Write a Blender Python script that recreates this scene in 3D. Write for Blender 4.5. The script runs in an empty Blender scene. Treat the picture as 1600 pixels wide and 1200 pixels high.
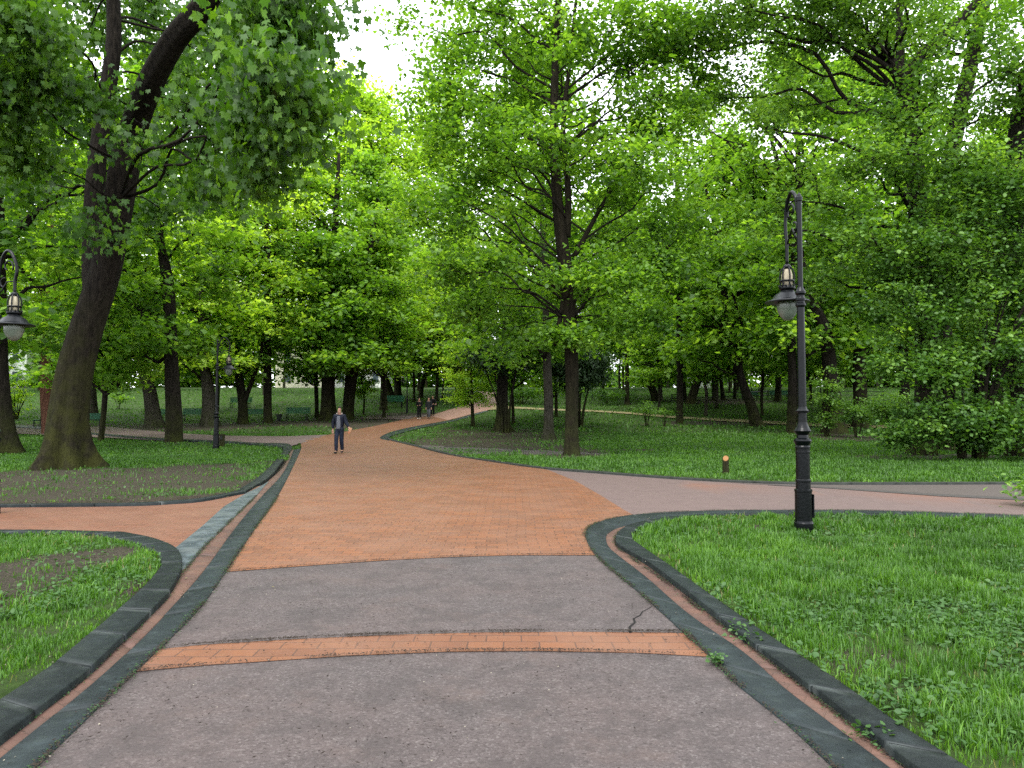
import bpy, bmesh, math, random
import numpy as np
from mathutils import Vector, Matrix

SC = bpy.context.scene
COL = SC.collection
R = math.radians
# ------------------------------------------------------------------ camera, sky, sun
F = 1150.0                      # focal length in photo pixels (1600 wide)
PITCH = math.atan(43 / F)
CAMZ = 1.6
cd = bpy.data.cameras.new('camera'); cam = bpy.data.objects.new('camera', cd); COL.objects.link(cam)
cd.sensor_width = 36; cd.lens = 36 * F / 1600; cd.clip_end = 2000; cd.clip_start = .05
cam.location = (0, 0, CAMZ); cam.rotation_euler = (R(90) + PITCH, 0, 0)
SC.camera = cam

W = bpy.data.worlds.new("World"); SC.world = W; W.use_nodes = True
nt = W.node_tree; nt.nodes.clear()
def nd(t, typ, **kw):
    n = t.nodes.new(typ)
    for k, v in kw.items():
        if k in n.inputs.keys() if not k.startswith('_') else False: n.inputs[k].default_value = v
        else: setattr(n, k.lstrip('_'), v)
    return n
SUN_EL, SUN_ROT = R(62), R(200)
sky = nt.nodes.new('ShaderNodeTexSky'); sky.sky_type = 'NISHITA'; sky.sun_disc = False
sky.sun_elevation = SUN_EL; sky.sun_rotation = SUN_ROT
tc = nt.nodes.new('ShaderNodeTexCoord')
nz = nt.nodes.new('ShaderNodeTexNoise'); nz.inputs['Scale'].default_value = 2.2; nz.inputs['Detail'].default_value = 6
mr = nt.nodes.new('ShaderNodeMapRange'); mr.inputs['To Min'].default_value = 10.5; mr.inputs['To Max'].default_value = 15.5
nt.links.new(tc.outputs['Generated'], nz.inputs['Vector']); nt.links.new(nz.outputs['Fac'], mr.inputs['Value'])
vm = nt.nodes.new('ShaderNodeVectorMath'); vm.operation = 'SCALE'; vm.inputs[0].default_value = (.955, .985, 1.04)
nt.links.new(mr.outputs['Result'], vm.inputs['Scale'])
mx = nt.nodes.new('ShaderNodeMix'); mx.data_type = 'RGBA'; mx.inputs['Factor'].default_value = .85
nt.links.new(sky.outputs['Color'], mx.inputs[6]); nt.links.new(vm.outputs['Vector'], mx.inputs[7])
bg = nt.nodes.new('ShaderNodeBackground'); bg.inputs['Strength'].default_value = .10
out = nt.nodes.new('ShaderNodeOutputWorld')
nt.links.new(mx.outputs[2], bg.inputs['Color']); nt.links.new(bg.outputs['Background'], out.inputs['Surface'])
sl = bpy.data.lights.new('sun', 'SUN'); sl.energy = 1.3; sl.angle = R(25); sl.color = (1, .97, .92)
so = bpy.data.objects.new('sun', sl); COL.objects.link(so)
sd = Vector((math.sin(SUN_ROT) * math.cos(SUN_EL), math.cos(SUN_ROT) * math.cos(SUN_EL), math.sin(SUN_EL)))
so.rotation_euler = sd.to_track_quat('Z', 'Y').to_euler(); so.location = (0, 0, 60)
SC.view_settings.view_transform = 'Standard'; SC.view_settings.look = 'None'
SC.view_settings.exposure = 1.52; SC.view_settings.gamma = 1
cy = SC.cycles
cy.max_bounces = 7; cy.diffuse_bounces = 5; cy.transmission_bounces = 6; cy.glossy_bounces = 2; cy.transparent_max_bounces = 6
cy.use_denoising = False; cy.caustics_reflective = False; cy.caustics_refractive = False
cy.sample_clamp_indirect = 6

# ------------------------------------------------------------------ projection helpers
CP, SP = math.cos(PITCH), math.sin(PITCH)
def ray(px, py):
    a, b = (px - 800) / F, (600 - py) / F
    return a, CP - b * SP, SP + b * CP
HY = [0, 30, 40, 50, 60, 75, 90, 110, 140, 180, 500]
HZ = [0, 0, .10, .40, .90, 2.0, 3.3, 5.0, 6.2, 6.7, 7.0]
_yy = np.arange(0, 520, 1.0); _zz = np.interp(_yy, HY, HZ)
_k = np.ones(7) / 7; _zs = np.convolve(np.pad(_zz, 3, mode='edge'), _k, 'valid')
def hgt(y): return np.interp(y, _yy, _zs)
def ss(a, b, v):
    t = np.clip((np.asarray(v, float) - a) / (b - a), 0, 1); return t * t * (3 - 2 * t)
def pz(y): return hgt(y) + .03 * ss(24, 34, y)             # paving height
def atz(px, py, z):                                         # pixel -> point on a level plane
    a, b, c = ray(px, py); t = (z - CAMZ) / c
    return (a * t, b * t)
def at(px, py, off=0.0):                                    # pixel -> point on the terrain
    a, b, c = ray(px, py)
    t = np.arange(2, 260, .1); d = CAMZ + c * t - hgt(b * t) - off
    i = int(np.argmax(d < 0)) if (d < 0).any() else len(t) - 1
    return (a * t[i], b * t[i])
def P3(px, py, D):                                          # pixel at forward distance D
    a, b, c = ray(px, py); t = D / b
    return np.array((a * t, D, CAMZ + c * t))

def lattice(ix, iy, seed):
    n = (ix.astype(np.int64) * 374761393 + iy.astype(np.int64) * 668265263 + seed * 1442695041) & 0x7fffffff
    n = ((n ^ (n >> 13)) * 1274126177) & 0x7fffffff
    return ((n ^ (n >> 16)) & 0xffff) / 65535.0
def vnoise(x, y, s, seed=0, oct=3):
    x = np.asarray(x, float) / s; y = np.asarray(y, float) / s; tot = 0; amp = 1; na = 0
    for o in range(oct):
        ix, iy = np.floor(x), np.floor(y); fx, fy = x - ix, y - iy
        fx = fx * fx * (3 - 2 * fx); fy = fy * fy * (3 - 2 * fy)
        a = lattice(ix, iy, seed + o); b = lattice(ix + 1, iy, seed + o); c = lattice(ix, iy + 1, seed + o); d = lattice(ix + 1, iy + 1, seed + o)
        tot = tot + amp * ((a * (1 - fx) + b * fx) * (1 - fy) + (c * (1 - fx) + d * fx) * fy); na += amp
        amp *= .5; x = x * 2.03; y = y * 2.03
    return tot / na
def inpoly(x, y, poly):
    x = np.asarray(x, float); y = np.asarray(y, float); r = np.zeros(x.shape, bool)
    n = len(poly); j = n - 1
    for i in range(n):
        xi, yi = poly[i]; xj, yj = poly[j]
        if yi != yj:
            c = ((yi > y) != (yj > y)) & (x < (xj - xi) * (y - yi) / (yj - yi) + xi); r ^= c
        j = i
    return r
def smooth(pts, n=6):                                       # catmull-rom through points (any dimension)
    p = [np.array(q, float) for q in pts]
    if len(p) < 3: return p
    p = [2 * p[0] - p[1]] + p + [2 * p[-1] - p[-2]]; o = []
    for i in range(1, len(p) - 2):
        for k in range(n):
            t = k / n
            o.append(.5 * (2 * p[i] + (p[i + 1] - p[i - 1]) * t + (2 * p[i - 1] - 5 * p[i] + 4 * p[i + 1] - p[i + 2]) * t * t + (3 * p[i] - p[i - 1] - 3 * p[i + 1] + p[i + 2]) * t ** 3))
    o.append(p[-2]); return o
def resample(pts, n):
    p = np.array(pts, float); d = np.r_[0, np.cumsum(np.linalg.norm(np.diff(p, axis=0), axis=1))]
    t = np.linspace(0, d[-1], n); return np.stack([np.interp(t, d, p[:, k]) for k in range(p.shape[1])], 1), d[-1]
def ext(pts, L=5):
    a, b = np.array(pts[-2]), np.array(pts[-1]); d = (b - a) / np.linalg.norm(b - a); return list(pts) + [tuple(b + d * t) for t in np.arange(.6, L, .6)]

# ------------------------------------------------------------------ object helpers
def tag(o, label=None, cat=None, group=None, kind=None):
    if label: o['label'] = label
    if cat: o['category'] = cat
    if group: o['group'] = group
    if kind: o['kind'] = kind
    return o
def empty(name, loc, rz=0, s=1):
    o = bpy.data.objects.new(name, None); COL.objects.link(o); o.location = loc; o.rotation_euler = (0, 0, rz); o.scale = (s, s, s)
    o.empty_display_size = .2; return o
def npmesh(name, V, quads, mat, smooth_=False, rnd=None, tris=None):
    V = np.asarray(V, np.float32); me = bpy.data.meshes.new(name)
    nq = 0 if quads is None else len(quads); nt_ = 0 if tris is None else len(tris)
    me.vertices.add(len(V)); me.vertices.foreach_set('co', V.ravel())
    parts = []; 
    if nq: parts.append(np.asarray(quads, np.int32).ravel())
    if nt_: parts.append(np.asarray(tris, np.int32).ravel())
    L = np.concatenate(parts); me.loops.add(len(L)); me.loops.foreach_set('vertex_index', L)
    me.polygons.add(nq + nt_)
    st = np.concatenate([np.arange(nq) * 4, nq * 4 + np.arange(nt_) * 3]).astype(np.int32)
    me.polygons.foreach_set('loop_start', st)
    if smooth_: me.polygons.foreach_set('use_smooth', np.ones(nq + nt_, bool))
    if rnd is not None:
        at_ = me.attributes.new('rnd', 'FLOAT', 'FACE'); at_.data.foreach_set('value', np.asarray(rnd, np.float32))
    me.update(); me.validate()
    if mat: me.materials.append(mat)
    return me
def link(name, me, parent=None, loc=None):
    o = bpy.data.objects.new(name, me); COL.objects.link(o)
    if parent: o.parent = parent
    if loc is not None: o.location = loc
    return o
class MB:
    def __init__(s): s.v = []; s.f = []
    def add(s, v, f):
        b = len(s.v); s.v += [tuple(map(float, q)) for q in v]; s.f += [tuple(b + i for i in q) for q in f]; return s
    def box(s, c, d, rot=None):
        x, y, z = [q / 2 for q in d]
        v = [Vector((i * x, j * y, k * z)) for i in (-1, 1) for j in (-1, 1) for k in (-1, 1)]
        if rot is not None: v = [rot @ q for q in v]
        v = [q + Vector(c) for q in v]
        return s.add(v, [(0, 1, 3, 2), (4, 6, 7, 5), (0, 4, 5, 1), (2, 3, 7, 6), (0, 2, 6, 4), (1, 5, 7, 3)])
    def tube(s, pts, rad, n=8, cap=True, fl=None):
        P = [Vector(p) for p in pts]; rings = []; up = None
        if not hasattr(rad, '__len__'): rad = [rad] * len(P)
        for i, p in enumerate(P):
            d = (P[min(i + 1, len(P) - 1)] - P[max(i - 1, 0)])
            if d.length < 1e-9: d = Vector((0, 0, 1))
            d.normalize()
            if up is None: up = Vector((1, 0, 0)) if abs(d.x) < .8 else Vector((0, 1, 0))
            a = (up - d * up.dot(d)); a.normalize(); b = d.cross(a); up = a
            rings.append([p + (a * math.cos(2 * math.pi * k / n) + b * math.sin(2 * math.pi * k / n)) * rad[i] * (fl(i, 2 * math.pi * k / n) if fl else 1) for k in range(n)])
        v = [q for r in rings for q in r]; f = []
        for i in range(len(P) - 1):
            for k in range(n):
                f.append((i * n + k, i * n + (k + 1) % n, (i + 1) * n + (k + 1) % n, (i + 1) * n + k))
        if cap: f += [tuple(range(n - 1, -1, -1)), tuple((len(P) - 1) * n + k for k in range(n))]
        return s.add(v, f)
    def lathe(s, prof, c=(0, 0, 0), n=16):              # prof: (r, z)
        v = [(c[0] + r * math.cos(2 * math.pi * k / n), c[1] + r * math.sin(2 * math.pi * k / n), c[2] + z) for r, z in prof for k in range(n)]
        f = [(i * n + k, i * n + (k + 1) % n, (i + 1) * n + (k + 1) % n, (i + 1) * n + k) for i in range(len(prof) - 1) for k in range(n)]
        f += [tuple(range(n - 1, -1, -1)), tuple((len(prof) - 1) * n + k for k in range(n))]
        return s.add(v, f)
    def build(s, name, mat, parent=None, sm=False, loc=None):
        me = bpy.data.meshes.new(name); me.from_pydata(s.v, [], s.f)
        bm = bmesh.new(); bm.from_mesh(me); bmesh.ops.recalc_face_normals(bm, faces=bm.faces); bm.to_mesh(me); bm.free()
        if sm: me.polygons.foreach_set('use_smooth', np.ones(len(me.polygons), bool))
        me.materials.append(mat); return link(name, me, parent, loc)

# ------------------------------------------------------------------ materials
def newmat(name):
    m = bpy.data.materials.new(name); m.use_nodes = True; t = m.node_tree; b = t.nodes['Principled BSDF']; return m, t, b
def N(t, typ, **kw):
    n = t.nodes.new(typ)
    for k, v in kw.items():
        try: setattr(n, k, v)
        except Exception: pass
    return n
def ramp(t, stops, src):
    r = t.nodes.new('ShaderNodeValToRGB'); e = r.color_ramp.elements
    while len(e) > 1: e.remove(e[-1])
    e[0].position = stops[0][0]; e[0].color = (*stops[0][1], 1)
    for p, c in stops[1:]:
        q = e.new(p); q.color = (*c, 1)
    t.links.new(src, r.inputs[0]); return r.outputs[0]
def noise(t, scale, detail=4, rough=.6, vec=None, stretch=None, coord='Object'):
    n = t.nodes.new('ShaderNodeTexNoise'); n.inputs['Scale'].default_value = scale; n.inputs['Detail'].default_value = detail; n.inputs['Roughness'].default_value = rough
    if vec is None:
        c = t.nodes.new('ShaderNodeTexCoord'); vec = c.outputs[coord]
    if stretch:
        mp = t.nodes.new('ShaderNodeMapping'); mp.inputs['Scale'].default_value = stretch; t.links.new(vec, mp.inputs['Vector']); vec = mp.outputs[0]
    t.links.new(vec, n.inputs['Vector']); return n.outputs['Fac']
def mix(t, fac, a, b, mode='MIX'):
    m = t.nodes.new('ShaderNodeMix'); m.data_type = 'RGBA'; m.blend_type = mode
    for i, q in ((0, fac), (6, a), (7, b)):
        if hasattr(q, 'is_linked'): t.links.new(q, m.inputs[i])
        else: m.inputs[i].default_value = q if i == 0 else (*q, 1)
    return m.outputs[2]
def math_(t, op, a, b=0.0):
    m = t.nodes.new('ShaderNodeMath'); m.operation = op; m.use_clamp = True
    for i, q in enumerate((a, b)):
        if hasattr(q, 'is_linked'): t.links.new(q, m.inputs[i])
        else: m.inputs[i].default_value = q
    return m.outputs[0]
def bump(t, b, h, strength, dist=.02):
    n = t.nodes.new('ShaderNodeBump'); n.inputs['Strength'].default_value = strength; n.inputs['Distance'].default_value = dist
    t.links.new(h, n.inputs['Height']); t.links.new(n.outputs[0], b.inputs['Normal'])
def attr(t, name, out='Fac'):
    n = t.nodes.new('ShaderNodeAttribute'); n.attribute_name = name; return n.outputs[out]
def simple(name, col, rough=.6, metal=0, var=.15, scale=20, bmp=0):
    m, t, b = newmat(name); f = noise(t, scale)
    c = ramp(t, [(.3, tuple(x * (1 - var) for x in col)), (.7, tuple(min(1, x * (1 + var)) for x in col))], f)
    t.links.new(c, b.inputs['Base Color']); b.inputs['Roughness'].default_value = rough; b.inputs['Metallic'].default_value = metal; b.inputs['Specular IOR Level'].default_value = .2
    if bmp: bump(t, b, f, bmp)
    return m

def leaf_mat(name, dark, mid, light, trans=.42):
    m, t, b = newmat(name); t.nodes.remove(b)
    rn = attr(t, 'rnd'); oi = t.nodes.new('ShaderNodeObjectInfo')
    f = math_(t, 'ADD', math_(t, 'MULTIPLY', rn, .8), math_(t, 'MULTIPLY', oi.outputs['Random'], .2))
    c = ramp(t, [(.0, dark), (.5, mid), (1, light)], f)
    df = t.nodes.new('ShaderNodeBsdfDiffuse'); tr = t.nodes.new('ShaderNodeBsdfTranslucent'); gl = t.nodes.new('ShaderNodeBsdfGlossy')
    gl.inputs['Roughness'].default_value = .55
    tcx = mix(t, 1.0, c, (1.5, 1.45, .55), 'MULTIPLY')
    t.links.new(c, df.inputs['Color']); t.links.new(tcx, tr.inputs['Color'])
    m1 = t.nodes.new('ShaderNodeMixShader'); m1.inputs[0].default_value = trans
    t.links.new(df.outputs[0], m1.inputs[1]); t.links.new(tr.outputs[0], m1.inputs[2])
    m2 = t.nodes.new('ShaderNodeMixShader'); m2.inputs[0].default_value = .03
    t.links.new(m1.outputs[0], m2.inputs[1]); t.links.new(gl.outputs[0], m2.inputs[2])
    t.links.new(m2.outputs[0], t.nodes['Material Output'].inputs['Surface']); return m
LM = {
 'deep': leaf_mat('leaf_deep', (.014, .052, .004), (.050, .135, .008), (.14, .28, .018), .52),
 'mid': leaf_mat('leaf_mid', (.04, .11, .010), (.14, .29, .026), (.32, .50, .075), .58),
 'yellow': leaf_mat('leaf_yellow', (.14, .27, .018), (.31, .48, .045), (.46, .63, .10), .6),
 'shrub': leaf_mat('leaf_shrub', (.026, .08, .009), (.09, .20, .024), (.22, .38, .065), .46),
 'bigshrub': leaf_mat('leaf_bigshrub', (.018, .06, .008), (.065, .16, .020), (.17, .31, .05), .44),
 'needle': leaf_mat('leaf_needle', (.014, .035, .012), (.025, .055, .018), (.045, .085, .03), .15),
 'blade': leaf_mat('grass_blade', (.016, .052, .004), (.052, .145, .009), (.15, .31, .025), .38),
 'cover': leaf_mat('cover_leaf', (.018, .055, .010), (.038, .10, .018), (.08, .16, .04), .3),
}
def bark(name, dark, light, moss=None, mossz=3.0):
    m, t, b = newmat(name)
    f = noise(t, 9, 6, .65, stretch=(1.6, 1.6, .28)); f2 = noise(t, 2.2, 3)
    c = ramp(t, [(.32, dark), (.68, light)], f)
    if moss:
        co = t.nodes.new('ShaderNodeTexCoord'); sx = t.nodes.new('ShaderNodeSeparateXYZ'); t.links.new(co.outputs['Object'], sx.inputs[0])
        mrr = t.nodes.new('ShaderNodeMapRange'); mrr.inputs['From Min'].default_value = mossz; mrr.inputs['From Max'].default_value = .2
        t.links.new(sx.outputs['Z'], mrr.inputs['Value'])
        k = math_(t, 'MULTIPLY', mrr.outputs[0], ramp(t, [(.3, (0, 0, 0)), (.6, (1, 1, 1))], f2))
        c = mix(t, math_(t, 'MULTIPLY', k, .85), c, moss)
    t.links.new(c, b.inputs['Base Color']); b.inputs['Roughness'].default_value = .95; b.inputs['Specular IOR Level'].default_value = .08
    bump(t, b, f, 1.0, .09); return m
BK = {
 'dark': bark('bark_dark', (.006, .005, .004), (.028, .023, .018), (.035, .04, .010), 2.5),
 'moss': bark('bark_moss', (.005, .004, .0035), (.026, .021, .016), (.038, .040, .010), 5.0),
 'grey': bark('bark_grey', (.018, .016, .013), (.07, .062, .05), (.04, .045, .018), 1.5),
 'red': bark('bark_red', (.06, .026, .018), (.14, .065, .045)),
 'brown': bark('bark_brown', (.007, .006, .004), (.028, .023, .015), (.034, .038, .013), 3.0),
}
TWIG = simple('twig', (.03, .025, .02), .9)

# ground
m, t, b = newmat('ground'); d = attr(t, 'dirt')
n1 = noise(t, 1.3, 5); n2 = noise(t, 14, 5, .7); n3 = noise(t, 60, 4, .8)
g = ramp(t, [(.25, (.014, .030, .005)), (.5, (.024, .052, .008)), (.75, (.045, .08, .014))], n2)
g = mix(t, math_(t, 'MULTIPLY', n1, .4), g, (.05, .055, .022))
so_ = ramp(t, [(.38, (.012, .009, .007)), (.5, (.04, .032, .024)), (.62, (.095, .076, .055))], n3); so_ = mix(t, ramp(t, [(.45, (0, 0, 0)), (.6, (.6, .6, .6))], n2), so_, (.028, .032, .012))
dd = ramp(t, [(.38, (0, 0, 0)), (.62, (1, 1, 1))], math_(t, 'ADD', math_(t, 'MULTIPLY', d, .8), math_(t, 'MULTIPLY', n2, .25)))
c = mix(t, dd, g, so_); t.links.new(c, b.inputs['Base Color']); b.inputs['Roughness'].default_value = .95; b.inputs['Specular IOR Level'].default_value = .15; bump(t, b, n3, .8, .03); M_GROUND = m
# asphalt
m, t, b = newmat('asphalt')
n1 = noise(t, .7, 4); n2 = noise(t, 130, 3, .8); n3 = noise(t, 6, 6, .75)
vo = t.nodes.new('ShaderNodeTexVoronoi'); vo.inputs['Scale'].default_value = 85; c0 = t.nodes.new('ShaderNodeTexCoord'); t.links.new(c0.outputs['Object'], vo.inputs['Vector'])
vc = t.nodes.new('ShaderNodeSeparateColor'); t.links.new(vo.outputs['Color'], vc.inputs[0])
c = ramp(t, [(.3, (0.022, 0.018, 0.017)), (.5, (0.056, 0.046, 0.044)), (.7, (0.105, 0.087, 0.082))], n2)
c = mix(t, .45, c, ramp(t, [(.0, (0.030, 0.024, 0.022)), (.4, (0.072, 0.058, 0.055)), (.85, (0.095, 0.078, 0.074)), (.93, (0.17, 0.15, 0.14))], vc.outputs[0]))
c = mix(t, ramp(t, [(.42, (0, 0, 0)), (.68, (0.396, 0.396, 0.396))], n3), c, (0.032, 0.024, 0.022))
c = mix(t, ramp(t, [(.35, (0, 0, 0)), (.7, (0.360, 0.360, 0.360))], n1), c, (0.092, 0.062, 0.054))
fl1 = noise(t, 46, 4, .7, stretch=(.6, 1.1, 1)); fl2 = noise(t, 17, 5, .8, stretch=(.6, 1.2, 1)); rd = noise(t, 1.6, 5, .7)
c = mix(t, ramp(t, [(.56, (0, 0, 0)), (.64, (.8, .8, .8))], fl1), c, (.022, .016, .014))
c = mix(t, ramp(t, [(.60, (0, 0, 0)), (.66, (.75, .75, .75))], fl2), c, (.028, .02, .017))
c = mix(t, ramp(t, [(.30, (.45, .45, .45)), (.42, (0, 0, 0))], fl2), c, (.15, .13, .12))
c = mix(t, ramp(t, [(.54, (0, 0, 0)), (.70, (.45, .45, .45))], rd), c, (.085, .058, .048))
st = noise(t, 2.3, 6, .78); c = mix(t, ramp(t, [(.47, (0, 0, 0)), (.60, (.55, .55, .55))], st), c, (.036, .029, .027))
oa = attr(t, 'orange'); c = mix(t, math_(t, 'MULTIPLY', oa, ramp(t, [(.35, (0.180, 0.180, 0.180)), (.6, (0.648, 0.648, 0.648))], n3)), c, (0.144, 0.061, 0.035))
t.links.new(c, b.inputs['Base Color']); b.inputs['Roughness'].default_value = .75; b.inputs['Specular IOR Level'].default_value = .35
bump(t, b, math_(t, 'ADD', math_(t, 'MULTIPLY', n2, .6), math_(t, 'MULTIPLY', n3, .4)), .6, .006); M_ASPH = m
def brickmat(name, cA, cB, rot=0, scale=1.0, dirt=.25, mortar=(.062, .034, .024)):
    m, t, b = newmat(name); co = t.nodes.new('ShaderNodeTexCoord'); mp = t.nodes.new('ShaderNodeMapping'); mp.inputs['Rotation'].default_value = (0, 0, rot)
    dn = t.nodes.new('ShaderNodeTexNoise'); dn.inputs['Scale'].default_value = .5
    t.links.new(co.outputs['Object'], dn.inputs['Vector'])
    va = t.nodes.new('ShaderNodeVectorMath'); va.operation = 'MULTIPLY_ADD'; va.inputs[1].default_value = (.12, .12, 0)
    t.links.new(dn.outputs['Color'], va.inputs[0]); t.links.new(co.outputs['Object'], va.inputs[2]); t.links.new(va.outputs[0], mp.inputs[0])
    br = t.nodes.new('ShaderNodeTexBrick'); br.inputs['Scale'].default_value = 1; br.inputs['Brick Width'].default_value = .25 * scale; br.inputs['Row Height'].default_value = .145 * scale
    br.inputs['Mortar Size'].default_value = .0055; br.inputs['Mortar Smooth'].default_value = .3; br.inputs['Bias'].default_value = 0
    br.inputs['Color1'].default_value = (*cA, 1); br.inputs['Color2'].default_value = (*cB, 1); br.inputs['Mortar'].default_value = (*mortar, 1)
    t.links.new(mp.outputs[0], br.inputs['Vector'])
    n1 = noise(t, 1.1, 5, .65); n2 = noise(t, 40, 4, .7); n3 = noise(t, 7, 5, .7)
    c = mix(t, math_(t, 'MULTIPLY', n2, .35), br.outputs['Color'], tuple(x * .6 for x in cA))
    c = mix(t, ramp(t, [(.45, (0, 0, 0)), (.75, (dirt, dirt, dirt))], n3), c, (.060, .042, .034))
    c = mix(t, ramp(t, [(.4, (0, 0, 0)), (.7, (.5, .5, .5))], n1), c, (.175, .096, .062))
    t.links.new(c, b.inputs['Base Color']); b.inputs['Roughness'].default_value = .6; b.inputs['Specular IOR Level'].default_value = .3
    inv = math_(t, 'SUBTRACT', 1.0, br.outputs['Fac']); bump(t, b, math_(t, 'ADD', math_(t, 'MULTIPLY', inv, .7), math_(t, 'MULTIPLY', n2, .3)), .7, .006)
    return m
M_BRICK = brickmat('brick_paving', (.190, .074, .031), (.130, .057, .029))
M_BRICKB = brickmat('brick_band', (0.175, 0.072, 0.033), (0.135, 0.056, 0.029), dirt=.35)
M_BRICKL = brickmat('brick_branch', (0.17, 0.072, 0.04), (0.135, 0.06, 0.034))
M_GUT = brickmat('brick_gutter', (0.1, 0.05, 0.036), (0.07, 0.038, 0.03), rot=R(33), dirt=.8)
# dark stone slabs (uv: u along the slab, v across)
def stonemat(name, A, B, rough=.45, stain=.5):
    m, t, b = newmat(name); n1 = noise(t, 3, 4); n2 = noise(t, 90, 4, .8); rn = attr(t, 'rnd')
    c = ramp(t, [(.25, A), (.75, B)], n2); c = mix(t, math_(t, 'MULTIPLY', rn, .45), c, tuple(x * 1.7 for x in B))
    uv = t.nodes.new('ShaderNodeUVMap'); sx = t.nodes.new('ShaderNodeSeparateXYZ'); t.links.new(uv.outputs[0], sx.inputs[0])
    e = ramp(t, [(.0, (.9, .9, .9)), (.025, (.55, .55, .55)), (.11, (0, 0, 0)), (.96, (0, 0, 0)), (1, (.5, .5, .5))], sx.outputs['X'])
    e = math_(t, 'MULTIPLY', e, ramp(t, [(.42, (0, 0, 0)), (.6, (1, 1, 1))], n1)); e = math_(t, 'MULTIPLY', e, stain)
    c = mix(t, e, c, (.12, .135, .13)); wv = noise(t, 5.5, 7, .75); c = mix(t, ramp(t, [(.5, (0, 0, 0)), (.66, (.7, .7, .7))], wv), c, tuple(x * 2.0 for x in B))
    gq = math_(t, 'MULTIPLY', ramp(t, [(.5, (0, 0, 0)), (.75, (1, 1, 1))], noise(t, 8, 5, .7)), .35)
    c = mix(t, gq, c, (.04, .05, .04)); t.links.new(c, b.inputs['Base Color'])
    b.inputs['Roughness'].default_value = rough; b.inputs['Specular IOR Level'].default_value = .16; bump(t, b, math_(t, 'ADD', math_(t, 'MULTIPLY', n2, .4), math_(t, 'MULTIPLY', n1, .6)), .6, .012); return m
M_STONE = stonemat('dark_stone', (.005, .0075, .0078), (.017, .0225, .0235), .5)
M_KERB = stonemat('kerb_stone', (.0025, .004, .004), (.010, .0135, .0138), .5, .9)
M_SLATE = stonemat('slate', (.028, .038, .042), (.055, .068, .074), .45, .6)
M_KERBF = simple('kerb_far', (.025, .028, .024), .8, 0, .4, 6, .3)
M_YEL = simple('sand_path', (.20, .165, .085), .9, 0, .25, 3, .3)
M_PINK = simple('far_paving', (.24, .14, .105), .8, 0, .15, 2)
M_FARG = simple('far_asphalt', (.12, .085, .078), .8, 0, .18, 2)
M_PALE = simple('pale_paving', (.52, .44, .40), .8, 0, .1, 2)
M_CRACK = simple('crack', (.01, .009, .008), 1)
M_IRON = simple('black_iron', (.0015, .0022, .0028), .3, .0, .3, 30, .12)
M_IRON2 = simple('iron_shade', (.004, .005, .006), .35, .0, .3, 10)
M_CREAM = simple('cream_lining', (.30, .26, .18), .6)
M_GREENP = simple('green_paint', (.03, .12, .07), .5, 0, .25)
M_GLASS, t, b = newmat('frosted_glass'); b.inputs['Base Color'].default_value = (.16, .19, .15, 1); b.inputs['Roughness'].default_value = .3; b.inputs['Transmission Weight'].default_value = .3; f_ = noise(t, 6); bump(t, b, f_, .1)

# ------------------------------------------------------------------ paving outlines (photo pixels -> ground)
def G(l): return [atz(x, y, 0) for x, y in l]
def GK(l, z=.055): return [atz(x, y, z) for x, y in l]
LBr = ext(G([(471, 702), (442, 762), (400, 825), (352, 896), (317, 946), (250, 1015), (183, 1079), (58, 1200)]))
LBl = ext(G([(459, 704), (444, 737), (410, 775), (368, 825), (326, 883), (267, 952), (172, 1046), (0, 1187)]))
LGl = ext(G([(455, 704), (448, 727), (421, 754), (397, 779), (358, 817), (321, 854), (294, 887), (256, 938), (190, 1006), (125, 1067), (0, 1160)]))
LKo = GK([(-900, 850), (-300, 828), (0, 827), (167, 830), (208, 834), (250, 844), (277, 858), (284, 878), (279, 896), (262, 926), (180, 1006), (125, 1055), (0, 1150)]); LKo = ext(LKo)
LKi = GK([(-900, 853), (-300, 832), (0, 831), (140, 834), (180, 841), (225, 852), (246, 865), (252, 880), (244, 893), (222, 918), (108, 1016), (60, 1052), (-10, 1098)]); LKi = ext(LKi)
MKo = GK([(-900, 805), (-300, 791), (0, 788), (200, 786), (267, 783), (317, 779), (383, 767), (421, 744), (440, 722), (456, 702), (455, 698), (446, 695), (400, 694), (340, 691), (250, 688), (150, 683), (0, 676), (-400, 672)])
MKi = GK([(-900, 804), (-300, 789.5), (0, 786.5), (200, 784.5), (267, 781), (314, 777), (370, 766), (404, 744), (428, 722), (443, 704), (441, 700), (430, 698.5), (400, 696), (340, 692.5), (250, 689.5), (150, 684.5), (0, 677.5), (-400, 673.5)])
RBl = ext(G([(1600, 806), (1467, 801), (1333, 798), (1150, 798), (1075, 799.5), (1000, 804), (955, 811), (925, 821), (915, 832), (917, 847), (936, 874), (1000, 928), (1060, 982), (1109, 1027), (1150, 1069), (1225, 1129), (1300, 1198)]))
RBr = ext(G([(1600, 813), (1467, 808), (1333, 804), (1150, 804.5), (1075, 808), (1007, 816), (968, 825), (952, 833), (947, 841), (951, 855), (966, 869), (1011, 904), (1075, 960), (1161, 1020), (1225, 1076), (1281, 1119), (1375, 1190)]))
RGr = ext(G([(1600, 813.5), (1467, 808.5), (1333, 804.5), (1150, 805), (1075, 808.5), (1010, 817.5), (976, 827), (966, 836), (962, 843), (966, 857), (985, 872), (1037, 908), (1094, 954), (1172, 1012), (1225, 1052), (1300, 1112), (1408, 1195)]))
RKo = ext(GK([(1600, 809), (1467, 805), (1333, 801), (1150, 801.5), (1075, 804.5), (1010, 813), (978, 822), (966, 830), (962, 840), (968, 851), (1015, 879), (1097, 941), (1142, 977), (1172, 999), (1266, 1069), (1353, 1137), (1433, 1197)]))
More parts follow.
